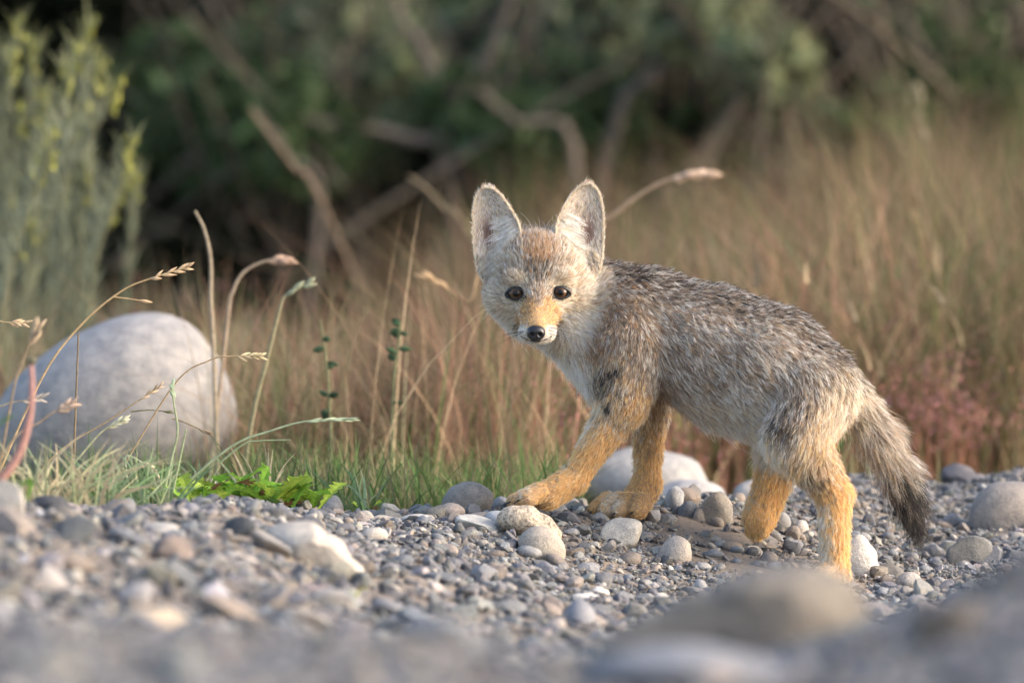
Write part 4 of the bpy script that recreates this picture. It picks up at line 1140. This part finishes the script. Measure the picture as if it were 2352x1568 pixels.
# ---- ears
def interp_poly(pts, n):
    pts = np.array(pts, float); d = np.r_[0, np.cumsum(np.linalg.norm(np.diff(pts, axis=0), axis=1))]
    u = np.linspace(0, d[-1], n); return np.stack([np.interp(u, d, pts[:, k]) for k in range(2)], 1)
def ear(outer, inner, sgn, label):
    n, mm = 26, 17
    O, I = interp_poly(outer, n), interp_poly(inner, n)
    t_ = np.linspace(0, 1, n)
    O = np.array([[(q[0] - 1238) / 2.352, (655 - q[1]) / 2.352] for q in O]); I = np.array([[(q[0] - 1238) / 2.352, (655 - q[1]) / 2.352] for q in I])
    s_ = np.linspace(-1, 1, mm)
    G = np.zeros((n, mm, 3))
    for i in range(n):
        a = (s_ + 1) / 2
        XZ = O[i] * (1 - a)[:, None] + I[i] * a[:, None]
        cup = np.interp(t_[i], [0, .25, .6, 1], [15, 16, 10, 2.0])
        prof = (1 - np.abs(s_ + .25) ** 2.2 / 1.25 ** 2.2).clip(0, 1)
        Fd = np.interp(t_[i], [0, .2, .5, 1], [16, 10, -2, -14]) - cup * prof + 2.0 * (s_) * (1 - t_[i])
        G[i] = np.array([HEAD + np.array([x_, -f_, z_]) / 1000 for (x_, z_), f_ in zip(XZ, Fd)])
    dn_ = np.gradient(G, axis=0); ds_ = np.gradient(G, axis=1)
    N = unit(np.cross(ds_.reshape(-1, 3), dn_.reshape(-1, 3)).reshape(n, mm, 3))
    if N[n // 2, mm // 2, 1] > 0: N = -N             # front faces the viewer
    thick = .0032 * (1 - .45 * t_)[:, None, None] * np.sqrt((1 - (np.abs(s_) ** 4)))[None, :, None]
    Bk = G - N * (thick + .0006)
    V = np.concatenate([G.reshape(-1, 3), Bk.reshape(-1, 3)])
    idx = np.arange(n * mm).reshape(n, mm)
    q = np.stack([idx[:-1, :-1], idx[:-1, 1:], idx[1:, 1:], idx[1:, :-1]], -1).reshape(-1, 4)
    Fq = [q, q[:, ::-1] + n * mm]
    def strip(a, o=n * mm): return np.stack([a[:-1], a[1:], a[1:] + o, a[:-1] + o], 1)
    rim = np.concatenate([idx[:, 0], idx[-1, 1:], idx[::-1, -1][1:], idx[0, ::-1][1:]])
    Fq.append(strip(rim))
    S2, T2 = np.meshgrid(s_, t_); S2, T2 = S2.ravel(), T2.ravel()
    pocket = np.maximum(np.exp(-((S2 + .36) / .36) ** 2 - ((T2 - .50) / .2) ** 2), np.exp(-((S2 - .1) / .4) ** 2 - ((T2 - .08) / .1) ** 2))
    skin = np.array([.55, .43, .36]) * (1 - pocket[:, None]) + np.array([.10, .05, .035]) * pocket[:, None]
    back = np.tile(np.array([.42, .28, .17]), (n * mm, 1))
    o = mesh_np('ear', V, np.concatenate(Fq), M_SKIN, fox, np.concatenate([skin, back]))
    o['label'] = label
    rg = np.random.default_rng(50 + sgn)
    def surf(s, t, A):
        i = t * (n - 1); j = (s + 1) / 2 * (mm - 1)
        i0 = np.clip(i.astype(int), 0, n - 2); j0 = np.clip(j.astype(int), 0, mm - 2); fi = (i - i0)[:, None]; fj = (j - j0)[:, None]
        return (A[i0, j0] * (1 - fi) * (1 - fj) + A[i0 + 1, j0] * fi * (1 - fj) + A[i0, j0 + 1] * (1 - fi) * fj + A[i0 + 1, j0 + 1] * fi * fj)
    def P_of(d): return np.array([PM[PN.index(d)]])
    ax = unit(G[-1].mean(0) - G[0].mean(0)); acr = unit(G[:, 0].mean(0) - G[:, -1].mean(0))   # towards the outer edge
    out = []
    def add(n_, s, t, A, Nrm, fl, L, up_, pal, **kw):
        p = surf(s, t, A); nn = unit(surf(s, t, Nrm))
        fl = unit(fl - (fl * nn).sum(1, keepdims=True) * nn)
        pr_ = np.repeat(P_of(pal), n_, 0) if isinstance(pal, str) else pal
        out.append(grow(p, nn, fl, L, np.full(n_, up_), pr_, rg, **kw))
    # inside: short down
    k = 7000; s = rg.uniform(-1, 1, k); t = rg.uniform(0.02, 1, k)
    pock = np.maximum(np.exp(-((s + .36) / .30) ** 2 - ((t - .50) / .17) ** 2), np.exp(-((s - .1) / .35) ** 2 - ((t - .08) / .08) ** 2))
    q = rg.random(k) > np.clip(pock * 1.35, 0, .985); s, t = s[q], t[q]; k = len(s)
    flv = ax[None] * (.8 + 0 * s)[:, None] + acr[None] * (.35 * s)[:, None]
    add(k, s, t, G, N, flv, np.interp(t, [0, .5, 1], [6, 4, 2.6]), .35, 'earin', rad=.00012, grav=.0, cl=.3, wild=.15)
    # long white hair from the inner edge
    k = 2400; s = 1 - np.abs(rg.normal(0, .34, k)).clip(0, .9); t = rg.uniform(.08, .62, k)
    flv = acr[None] * np.ones((k, 1)) + ax[None] * (-.55 + 1.0 * t)[:, None]
    add(k, s, t, G, N, flv, np.interp(t, [0, .3, .6], [13, 15, 9]) * rg.uniform(.6, 1.1, k), .55, 'white', rad=.00017, grav=.08, cl=.65, wild=.14)
    # long hair from the outer base
    k = 800; s = rg.uniform(-1, -.7, k); t = rg.uniform(.0, .3, k)
    add(k, s, t, G, N, -acr[None] * .5 + ax[None] * np.ones((k, 1)), rg.uniform(5, 9, k), .5, 'greycream', rad=.00015, grav=.02, cl=.5)
    # rim
    k = 5200; e = rg.choice([-1, 1], k); s = e * rg.uniform(.93, 1, k); t = rg.uniform(0, 1, k) ** .9
    flv = ax[None] * .9 - acr[None] * (e * .45)[:, None]
    add(k, s, t, G, N, flv, rg.uniform(2.2, 3.6, k), .3, 'cream', rad=.00014, grav=0, cl=.2)
    k = 900; s = rg.uniform(-1, 1, k); t = rg.uniform(.955, 1, k)
    add(k, s, t, G, N, np.repeat(ax[None], k, 0), rg.uniform(1.8, 2.8, k), .3, 'cream', rad=.00014, grav=0, cl=.2)
    # back
    k = 6500; s = rg.uniform(-1, 1, k); t = rg.uniform(0, 1, k)
    add(k, s, t, Bk, -N, np.repeat(ax[None], k, 0), rg.uniform(3.5, 5, k), .3, 'brown', rad=.00014, grav=0, cl=.3)
    curves_obj('ear_fur', out, M_FUR, o)
ear([(1120, 665), (1098, 630), (1091, 590), (1087, 540), (1087, 495), (1092, 464), (1101, 444), (1113, 434)], [(1168, 612), (1190, 580), (1197, 540), (1191, 512), (1171, 479), (1151, 453), (1137, 440), (1125, 434)], -1, 'upright ear left of the forehead with pale lining')
ear([(1352, 668), (1375, 632), (1384, 595), (1386, 540), (1385, 492), (1378, 456), (1369, 437), (1357, 426)], [(1310, 612), (1287, 580), (1276, 540), (1281, 508), (1300, 470), (1318, 445), (1333, 431), (1345, 426)], 1, 'upright ear right of the forehead with pale lining')
# tuft of longer hair between the ears
k = 900; rg = np.random.default_rng(66)
Pt = np.array([HL(x_, -22 + rg.normal(0, 8), 46 + rg.normal(0, 2.5) - .008 * x_ * x_) for x_ in rg.uniform(-20, 22, k)])
curves_obj('crown_fur', [grow(Pt, np.tile([0, 0, 1.0], (k, 1)), unit(rg.normal(0, .5, (k, 3)) + np.array([0, .6, .2])), rg.uniform(9, 19, k), np.full(k, 1.0), np.repeat(PM[[PN.index('dark')]], k, 0), rg, cl=.6, rad=.00013, grav=.02)], M_FUR, body)

# ---- eyes
sV, sF = ICO[4]
for s, c, nrm in EYES:
    wc = HL(*c)
    e = bpy.data.objects.new('eye', None)
    me = bpy.data.meshes.new('eye'); me.from_pydata((sV * [.0083, .0083, .0066]).tolist(), [], sF.tolist()); me.polygons.foreach_set('use_smooth', [True] * len(sF)); me.materials.append(M_EYE)
    e = bpy.data.objects.new('eye', me); COL.objects.link(e); put(e, fox)
    e.location = e.location + Vector([float(q) for q in wc])
    # lid: an almond ring round the opening
    nw = unit(np.array([nrm[0] * .45, -nrm[1], nrm[2] * .45])); ux = unit(np.cross([0, 0, 1.0], nw)) * -1; uz = unit(np.cross(nw, ux))
    if ux[0] < 0: ux = -ux
    if uz[2] < 0: uz = -uz
    a = np.linspace(0, 2 * np.pi, 41)
    ca, sa = np.cos(a), np.sin(a)
    rx = 7.9 + 1.6 * np.abs(ca) ** 6; rz = np.where(sa > 0, 4.9, 5.3)
    zz = rz * sa - 1.1 * (-ca * s) * np.abs(ca) ** 3 * -1 * .9
    up_ = 5.3 - .045 * ((rx * ca) ** 2 + zz ** 2) * .5
    path = wc + (ux[None] * (rx * ca)[:, None] + uz[None] * zz[:, None] + nw[None] * up_[:, None]) / 1000
    V, F = tube(path, .0013 + .0007 * np.clip(sa, 0, 1), 8)
    lid = mesh_np('eyelid', V, F, M_LID); put(lid, e)
    lid.location = Vector([-float(q) for q in wc])
# ---- claws
for p_, f_, s_ in CLAWS[:12]:
    d_ = unit(f_ + np.array([0, 0, -.35])); q_ = p_ + np.array([0, 0, -.0006])
    path = smooth_path([q_ - d_ * .003, q_ + d_ * .003 * s_, q_ + d_ * .0052 * s_ + np.array([0, 0, -.0016])], 8)
    V, F = tube(path, np.linspace(.0013, .0003, 8), 6); mesh_np('claw', V, F, M_LID, fox)
# ---- nose
nf = Field(HL(NOSE[0] - 16, NOSE[1] + 16, NOSE[2] - 16), HL(NOSE[0] + 16, NOSE[1] - 16, NOSE[2] + 16), .0006)
def nl(x_, f_, z_): return HL(NOSE[0] + x_, NOSE[1] + f_, NOSE[2] + z_)
nf.ell(nl(0, 0, 2.2), np.array([.0088, .0072, .0056]), .003); nf.ell(nl(0, .5, -2.2), np.array([.0068, .0062, .0058]), .004)
for s in (-1, 1):
    nf.ell(nl(s * 4.6, .5, -.6), np.array([.0042, .0058, .0044]), .003)
    nf.cut(nl(s * 4.0, 6.6, -1.4), np.array([.0021, .0036, .0019]), .0022)
nf.cut(nl(0, 7.6, -4.4), np.array([.0009, .0022, .0036]), .0018)
V, Q = nf.mesh(); nn = vnormals(V, Q)
if np.mean(np.sum(nn * (V - V.mean(0)), 1)) < 0: Q = Q[:, ::-1].copy()
mesh_np('nose', V, Q, M_NOSE, fox)
# mouth line
for s in (-1, 1):
    pts = [(NOSE[0] + .6 + s * k * 1.9, -54.6 + .05 * k + .075 * k * k) for k in range(9)]
    path = np.array([HL(x_, surf_F(x_, z_) + .9, z_) for x_, z_ in pts])
    V, F = tube(smooth_path(path, 20), np.linspace(.0007, .0004, 20), 6); mesh_np('mouth_line', V, F, M_LID, fox)
# whiskers
rg = np.random.default_rng(8)
for s in (-1, 1):
    for k in range(7):
        x0 = NOSE[0] + s * rg.uniform(11, 15); z0 = rg.uniform(-48, -39)
        p0 = HL(x0, surf_F(x0, z0), z0); Lw = rg.uniform(20, 38)
        d = np.array([s * .95, rg.uniform(-.1, .45), rg.uniform(-.35, .15)])
        p = [p0 + (np.array([d[0] * q, d[1] * q, d[2] * q - .25 * q * q * .6]) * Lw / 1000) for q in np.linspace(0, 1, 8)]
        V, F = tube(p, np.linspace(.00017, .00005, 8), 5); mesh_np('whisker', V, F, M_LID, fox)

# ------------------------------------------------------------------ grasses and weeds near the ridge
def col_arr(V, c, jit=.12, rg=R): return np.asarray(c) * (1 + rg.normal(0, jit * .3, (len(V), 1)))
SPK = {}
def spikelet(parent, p, d, ln, wd, c):
    """a small pointed grain husk; direction d"""
    V, F = ICO[2]; V = V.copy()
    V[:, :2] *= (1 - .75 * np.clip(V[:, 2], 0, 1) ** 1.3 - .25 * np.clip(-V[:, 2], 0, 1))[:, None]
    V = V * np.array([wd / 2, wd / 3, ln / 2]); V[:, 2] += ln / 2
    z = unit(np.asarray(d, float)); x_ = unit(np.cross(z, [.2, 1, .1])); y_ = np.cross(z, x_)
    W = V @ np.stack([x_, y_, z]) + p
    tt = (V[:, 2] / ln)[:, None]
    return mesh_np('spikelet', W, F, M_GRASS, parent, np.asarray(c) * (.85 + .35 * tt))
def grass_stem(label, pts, y, rad, c, head=None, headc=None, hl=.009, hw=.0024, spread=.5, seed=0, branches=(), group=None, root=True, name='wild_oat'):
    rg = np.random.default_rng(seed + 300)
    W = [at(a, b, y + (0 if len(q) == 0 else q[0])) for a, b, *q in pts]
    if root:
        b0 = W[0].copy(); b0[2] = z1(b0[0], b0[1]) - .004
        if W[0][2] - b0[2] > .01:
            sl_ = np.clip((W[0][0] - W[1][0]) / (abs(W[1][2] - W[0][2]) + 1e-6), -1, 1); b0[0] += sl_ * (W[0][2] - b0[2]) * .6; W = [b0] + W
    base = W[0]
    o = thing(name, base, label, 'grass', group); o['kind'] = 'thing'
    path = smooth_path(W, 26)
    V, F = tube(path, np.linspace(rad, rad * .6, 26), 6)
    mesh_np('stalk', V, F, M_GRASS, o, col_arr(V, c))
    if head:
        n = head; hc = headc if headc is not None else c
        L0 = len(path); k0 = int(L0 * .80)
        for k in range(n):
            f = k / max(1, n - 1); i = k0 + f * (L0 - 1 - k0); i0 = min(int(i), L0 - 2)
            p = path[i0] + (path[i0 + 1] - path[i0]) * (i - i0)
            d = unit(path[i0 + 1] - path[i0]); s = 1 if k % 2 else -1
            side = unit(np.cross(d, [0, 1, 0]))
            spikelet(o, p, d + side * s * spread * rg.uniform(.4, 1) + np.array([0, rg.normal(0, .2), 0]), hl * rg.uniform(.8, 1.25), hw * rg.uniform(.8, 1.2), np.array(hc) * rg.uniform(.85, 1.15))
    for bp in branches:
        Wb = [at(a, b, y) for a, b in bp]
        pb = smooth_path(Wb, 10); V, F = tube(pb, np.linspace(rad * .6, rad * .4, 10), 5)
        mesh_np('side_stalk', V, F, M_GRASS, o, col_arr(V, c))
        spikelet(o, pb[-2], pb[-1] - pb[-3], hl * 1.1, hw * 1.1, headc if headc is not None else c)
    return o
GOLD, PALEG, SAGE, BRN = (.55, .40, .22), (.40, .42, .24), (.30, .38, .25), (.30, .22, .13)
HUSK = (.68, .50, .31)
grass_stem('golden oat stem arching up across the large boulder', [(95, 870), (190, 742), (280, 668), (345, 640), (425, 615)], -.12, .0012, GOLD, 8, HUSK, .013, .0030, .5, 1, branches=[[(262, 682), (295, 686), (322, 690)]])
grass_stem('thin stem with a pale oat head over the boulder right edge', [(395, 890), (480, 828), (530, 818), (595, 818)], -.10, .0009, (.45, .33, .2), 8, (.70, .58, .36), .010, .0026, .6, 2)
grass_stem('slender straw stem with a small split husk head', [(120, 1050), (250, 965), (310, 925), (365, 888)], -.10, .0009, (.46, .34, .20), 6, (.66, .50, .34), .009, .0024, .5, 3)
grass_stem('long pale green oat stem leaning right over the leaf rosette', [(405, 1130), (530, 1026), (620, 990), (700, 968), (795, 963)], -.16, .0014, (.36, .42, .27), 9, (.48, .54, .37), .015, .0026, .16, 4)
grass_stem('green side blade stem under the long pale oat', [(505, 1062), (560, 1020), (600, 1012), (668, 1010)], -.15, .0011, (.34, .40, .24), 0, None, seed=5, root=False)
grass_stem('upright brown stem standing in front of the boulder', [(172, 985), (176, 880), (180, 765)], -.02, .0014, (.26, .20, .13), seed=6)
grass_stem('soft pale green oat head low beside the tuft', [(140, 1100), (190, 1040), (235, 990), (283, 965)], -.18, .0014, (.44, .44, .28), 8, (.62, .60, .44), .010, .003, .45, 7)
grass_stem('bent dry oat head drooping onto the tuft', [(292, 1150), (290, 1085), (288, 1050), (310, 1052), (352, 1080)], -.2, .0014, (.36, .40, .27), 7, (.62, .54, .36), .009, .0034, .5, 8)
grass_stem('tall twin-bladed green stem with a curled pale bud', [(372, 1150), (395, 1050), (408, 990), (400, 930), (395, 890)], -.18, .0014, (.38, .43, .26), 5, (.40, .50, .34), .008, .003, .4, 9)
grass_stem('second tall green stem right of the curled bud', [(395, 1140), (412, 1060), (428, 985)], -.18, .0013, (.36, .42, .25), seed=10)
grass_stem('thin olive stem with dark drooping husk before boulder', [(300, 945), (345, 941), (385, 945)], -.0, .0008, (.2, .2, .12), 3, (.17, .18, .10), .010, .002, .2, 11, root=False)
grass_stem('brown drooping husk left of the long oat', [(395, 960), (420, 968), (470, 990)], -.02, .0010, (.3, .24, .16), 3, (.30, .23, .16), .012, .0026, .2, 12, root=False)
grass_stem('brown feathery seed head above the pink stem', [(30, 900), (45, 850), (62, 805), (85, 755)], -.5, .0012, (.36, .27, .18), 10, (.46, .36, .25), .013, .0042, .5, 13)
grass_stem('pinkish plump seed head beside the pink stem', [(30, 1010), (90, 970), (120, 948), (160, 930)], -.45, .0012, (.40, .30, .21), 9, (.56, .42, .32), .012, .0044, .5, 14)
grass_stem('pale spread husk low at the left of the pink stem', [(-20, 960), (10, 930), (40, 922), (90, 915)], -.3, .0009, (.45, .36, .25), 6, (.64, .55, .45), .010, .0026, .5, 15)
grass_stem('straw seed head leaning in beside the brown feathery head', [(-60, 780), (-10, 740), (10, 740), (50, 742)], -.1, .0010, (.5, .38, .22), 6, (.66, .50, .32), .010, .003, .4, 16)
# softer stems behind
grass_stem('wavy grey stem rising right of the boulder', [(490, 800), (484, 690), (484, 600), (470, 530), (448, 485)], .55, .0026, (.40, .33, .24), seed=17)
grass_stem('hooked straw stem with a drooping pinkish head', [(522, 740), (535, 670), (560, 625), (610, 600), (655, 598)], .6, .0022, (.42, .33, .24), 5, (.48, .33, .24), .016, .007, .3, 18)
grass_stem('tall olive stem with a pale green bent head', [(580, 960), (615, 820), (640, 720), (655, 680), (700, 655)], .45, .0022, (.34, .31, .19), 4, (.42, .44, .29), .016, .006, .25, 19)
grass_stem('long stem with a pale flattened head behind the fox ear', [(1330, 560), (1400, 500), (1480, 440), (1540, 412), (1605, 402)], 1.1, .0024, (.42, .31, .22), 5, (.58, .43, .32), .022, .010, .18, 20)
grass_stem('straw stem with a leaning head behind the left ear', [(1150, 640), (1080, 690), (1040, 670), (995, 645)], .8, .0018, (.46, .33, .2), 4, (.60, .42, .24), .018, .006, .2, 21)
grass_stem('dim brown stalk leaning left against the dark shrubs', [(740, 470), (680, 390), (620, 310), (575, 250)], 2.6, .0036, (.24, .175, .12), seed=22)
grass_stem('pale stalk leaning left above the fox left ear', [(1080, 540), (1030, 490), (985, 440), (940, 405)], 2.0, .0032, (.26, .21, .14), seed=23)
grass_stem('leaning pale straw stalk in the olive grass', [(2080, 720), (2000, 620), (1950, 660)], 1.8, .0035, (.42, .34, .22), 4, (.5, .4, .27), .03, .012, .2, 24)
grass_stem('long straw stalk crossing the olive grass', [(2250, 820), (2160, 640), (2100, 480)], 1.6, .0030, (.38, .33, .18), seed=25)
grass_stem('tall straw stalk with a pale head among the olive grass', [(2140, 640), (2130, 430), (2110, 220)], 2.4, .0022, (.28, .25, .14), 4, (.34, .29, .19), .02, .009, .2, 26)

def bud_stem(label, pts, y, seed):
    rg = np.random.default_rng(seed)
    W = [at(a, b, y) for a, b in pts]; b0 = W[0].copy(); b0[2] = z1(b0[0], b0[1]) - .004; W = [b0] + W
    o = thing('budding_weed', b0, label, 'weed', 'weeds on the ridge')
    path = smooth_path(W, 22); V, F = tube(path, np.linspace(.0018, .001, 22), 6)
    mesh_np('stalk', V, F, M_LEAF, o, col_arr(V, (.24, .25, .14)))
    for k in range(9):
        i = rg.integers(7, 22); p = path[i]
        d = np.array([rg.choice([-1, 1]) * rg.uniform(.4, 1), rg.normal(0, .3), rg.uniform(-.4, .6)])
        q = spikelet(o, p, d, rg.uniform(.008, .016), rg.uniform(.005, .008), np.array([.045, .085, .045]) * rg.uniform(.7, 1.4)); q.name = 'bud'
bud_stem('dark-budded weed stem left of the fox face', [(760, 1010), (755, 900), (748, 820), (735, 735)], .5, 1)
bud_stem('second dark-budded weed stem nearer the fox face', [(900, 1000), (905, 870), (915, 790), (920, 740)], .55, 2)

# narrow-bladed tufts
def blade_mesh(parent, base, tip, sag, wd, c, rg):
    base, tip = np.asarray(base, float), np.asarray(tip, float)
    mid = (base + tip) / 2 + np.array([0, 0, sag])
    path = smooth_path([base, mid, tip], 9)
    T = unit(np.gradient(path, axis=0)); side = unit(np.cross(T, [rg.normal(0, .5), 1, rg.normal(0, .4)])); up_ = np.cross(side, T)
    wv = wd * np.array([.8, 1, 1, .95, .85, .7, .5, .3, .05])
    A = path - side * wv[:, None] / 2 + up_ * wv[:, None] * .18; B = path.copy(); D = path + side * wv[:, None] / 2 + up_ * wv[:, None] * .18
    V = np.stack([A, B, D], 1).reshape(-1, 3); F = []
    for i in range(8):
        for j in range(2): F.append([3 * i + j, 3 * i + j + 1, 3 * i + j + 4, 3 * i + j + 3])
    tt = np.repeat(np.linspace(0, 1, 9), 3)[:, None]
    return mesh_np('blade', V, F, M_GRASS, parent, np.asarray(c) * (.8 + .35 * tt))
def tuft(label, px, py, y, n, reach, seed, cols):
    rg = np.random.default_rng(seed)
    c0 = at(px, py, y); c0[2] = z1(c0[0], y)
    o = thing('grass_tuft', c0, label, 'grass', 'grass tufts on the ridge'); o['kind'] = 'thing'
    for k in range(n):
        b = c0 + np.array([rg.normal(0, reach[0] * .25), rg.normal(0, .015), -.003]); b[2] = z1(b[0], b[1]) - .003
        h_ = rg.uniform(.35, 1) * reach[1]; dx = rg.normal(0, 1) * reach[0]
        tip = b + np.array([dx, rg.normal(0, .02), h_])
        blade_mesh(o, b, tip, rg.uniform(.0, .014), rg.uniform(.0016, .0032), np.array(cols[rg.integers(len(cols))]) * rg.uniform(.8, 1.2), rg)
CG = [(.17, .26, .12), (.24, .32, .18), (.34, .38, .22), (.13, .21, .10)]
CD = [(.46, .43, .27), (.40, .36, .22), (.30, .34, .19), (.52, .42, .27)]
tuft('blue-green spiky grass tuft in front of the boulder base', 320, 1160, -.28, 34, (.030, .065), 1, CG)
tuft('small green grass tuft right of the drooping oat head', 375, 1160, -.26, 18, (.022, .050), 2, CG)
tuft('pale dried grass tuft sprawling below the pink stem', 150, 1160, -.42, 34, (.055, .070), 3, CD)
tuft('mixed green and straw tuft left of the spiky tuft', 235, 1160, -.36, 26, (.040, .055), 4, CG + CD)
tuft('straw tuft rising beside the pointed grey rock', 80, 1160, -.5, 20, (.040, .075), 5, CD)
tuft('thin green tuft on the ridge by the round grey stone', 840, 1190, .12, 16, (.020, .055), 6, CG)
tuft('sparse straw tuft behind the leaf rosette', 610, 1160, .10, 16, (.030, .080), 7, CD)
tuft('olive tuft between the rosette and the boulder', 480, 1160, .05, 18, (.035, .070), 8, CG + CD)

# lobed bright green leaves
def lobed_leaf(parent, base, d, ln, wd, arch, c, rg, name='leaf'):
    d = unit(np.asarray(d, float)); n = 15; t = np.linspace(0, 1, n)
    path = base + d[None] * ln * t[:, None] + np.array([0, 0, 1.0])[None] * (arch * np.sin(t * np.pi * .8))[:, None]
    side = unit(np.cross(d, [0, 0, 1.0]) + rg.normal(0, .35, 3))
    env = np.interp(t, [0, .15, .5, .8, 1], [.12, .3, .8, 1, .1])
    tooth = np.where(np.arange(n) % 2, 1.0, .52)
    wv = wd / 2 * env * tooth; cur = .35 * wv
    A = path - side * wv[:, None] + np.array([0, 0, 1]) * cur[:, None]; B = path + side * wv[:, None] + np.array([0, 0, 1]) * cur[:, None]
    A[:-1] += d * ln * .03 * (tooth[:-1, None] > .9) * -1; B[:-1] += d * ln * .03 * (tooth[:-1, None] > .9) * -1
    V = np.stack([A, path, B], 1).reshape(-1, 3); F = []
    for i in range(n - 1):
        for j in range(2): F.append([3 * i + j, 3 * i + j + 1, 3 * i + j + 4, 3 * i + j + 3])
    cc = np.tile(np.asarray(c), (len(V), 1)); cc[1::3] *= 1.25
    return mesh_np(name, V, F, M_LEAF, parent, cc, smooth=False)
def rosette(label, px, py, y, n, size, seed):
    rg = np.random.default_rng(seed)
    c0 = at(px, py, y); c0[2] = z1(c0[0], y)
    o = thing('leafy_weed', c0, label, 'weed', 'leafy weeds on the ridge')
    for k in range(n):
        a = rg.uniform(0, 6.28)
        d = np.array([math.cos(a), math.sin(a) * .8, rg.uniform(.15, .9)])
        g = rg.random()
        c = np.array([.15, .28, .035]) if g < .5 else (np.array([.27, .36, .055]) if g < .82 else (np.array([.06, .12, .035]) if g < .93 else np.array([.16, .09, .045])))
        lobed_leaf(o, c0 + np.array([rg.normal(0, size * .3), rg.normal(0, .012), .0]), d, size * rg.uniform(.6, 1.15), size * rg.uniform(.35, .6), rg.uniform(.0, .012), c * rg.uniform(.8, 1.2), rg)
rosette('bright green lobed leaf rosette behind the reddish brown stone', 620, 1165, -.10, 30, .046, 1)
rosette('low green leaf rosette right end beside the round grey stone', 690, 1168, -.04, 24, .042, 2)
rosette('dark green leaf rosette left of the reddish brown stone', 465, 1155, -.16, 20, .038, 3)
rosette('green leaf rosette in the middle of the ridge weeds', 560, 1158, -.08, 24, .044, 5)
rosette('tiny yellow-green sprout on the ridge before the domed stone', 838, 1178, .03, 8, .016, 4)

# thick pink-stemmed weed with green leaves
def pink_weed():
    y = -.85
    W = [at(a, b, y) for a, b in ((-30, 1180), (-5, 1110), (40, 1050), (66, 970), (74, 900), (72, 838))]
    o = thing('pink_stemmed_weed', W[0], 'blurred weed with a thick pink stem behind the pointed grey rock', 'weed')
    rg = np.random.default_rng(4)
    V, F = tube(smooth_path(W, 20), np.linspace(.0052, .0022, 20), 8)
    mesh_np('stem', V, F, M_LEAF, o, col_arr(V, (.52, .30, .26)))
    for a, b, dx, dz, l in ((-10, 1110, -.4, .8, .05), (-25, 1000, .8, .5, .03), (10, 1150, .5, .3, .03), (60, 1160, .3, .9, .022)):
        lobed_leaf(o, at(a, b, y - .01), (dx, -.2, dz), l, l * .6, .004, (.09, .22, .02), rg)
    spikelet(o, at(72, 842, y), (0, 0, 1), .010, .009, (.16, .15, .10)).name = 'bud'
pink_weed()
rosette('small blurred green sprig in the foreground gravel by the pale slab', 806, 1345, -.95, 5, .014, 9)
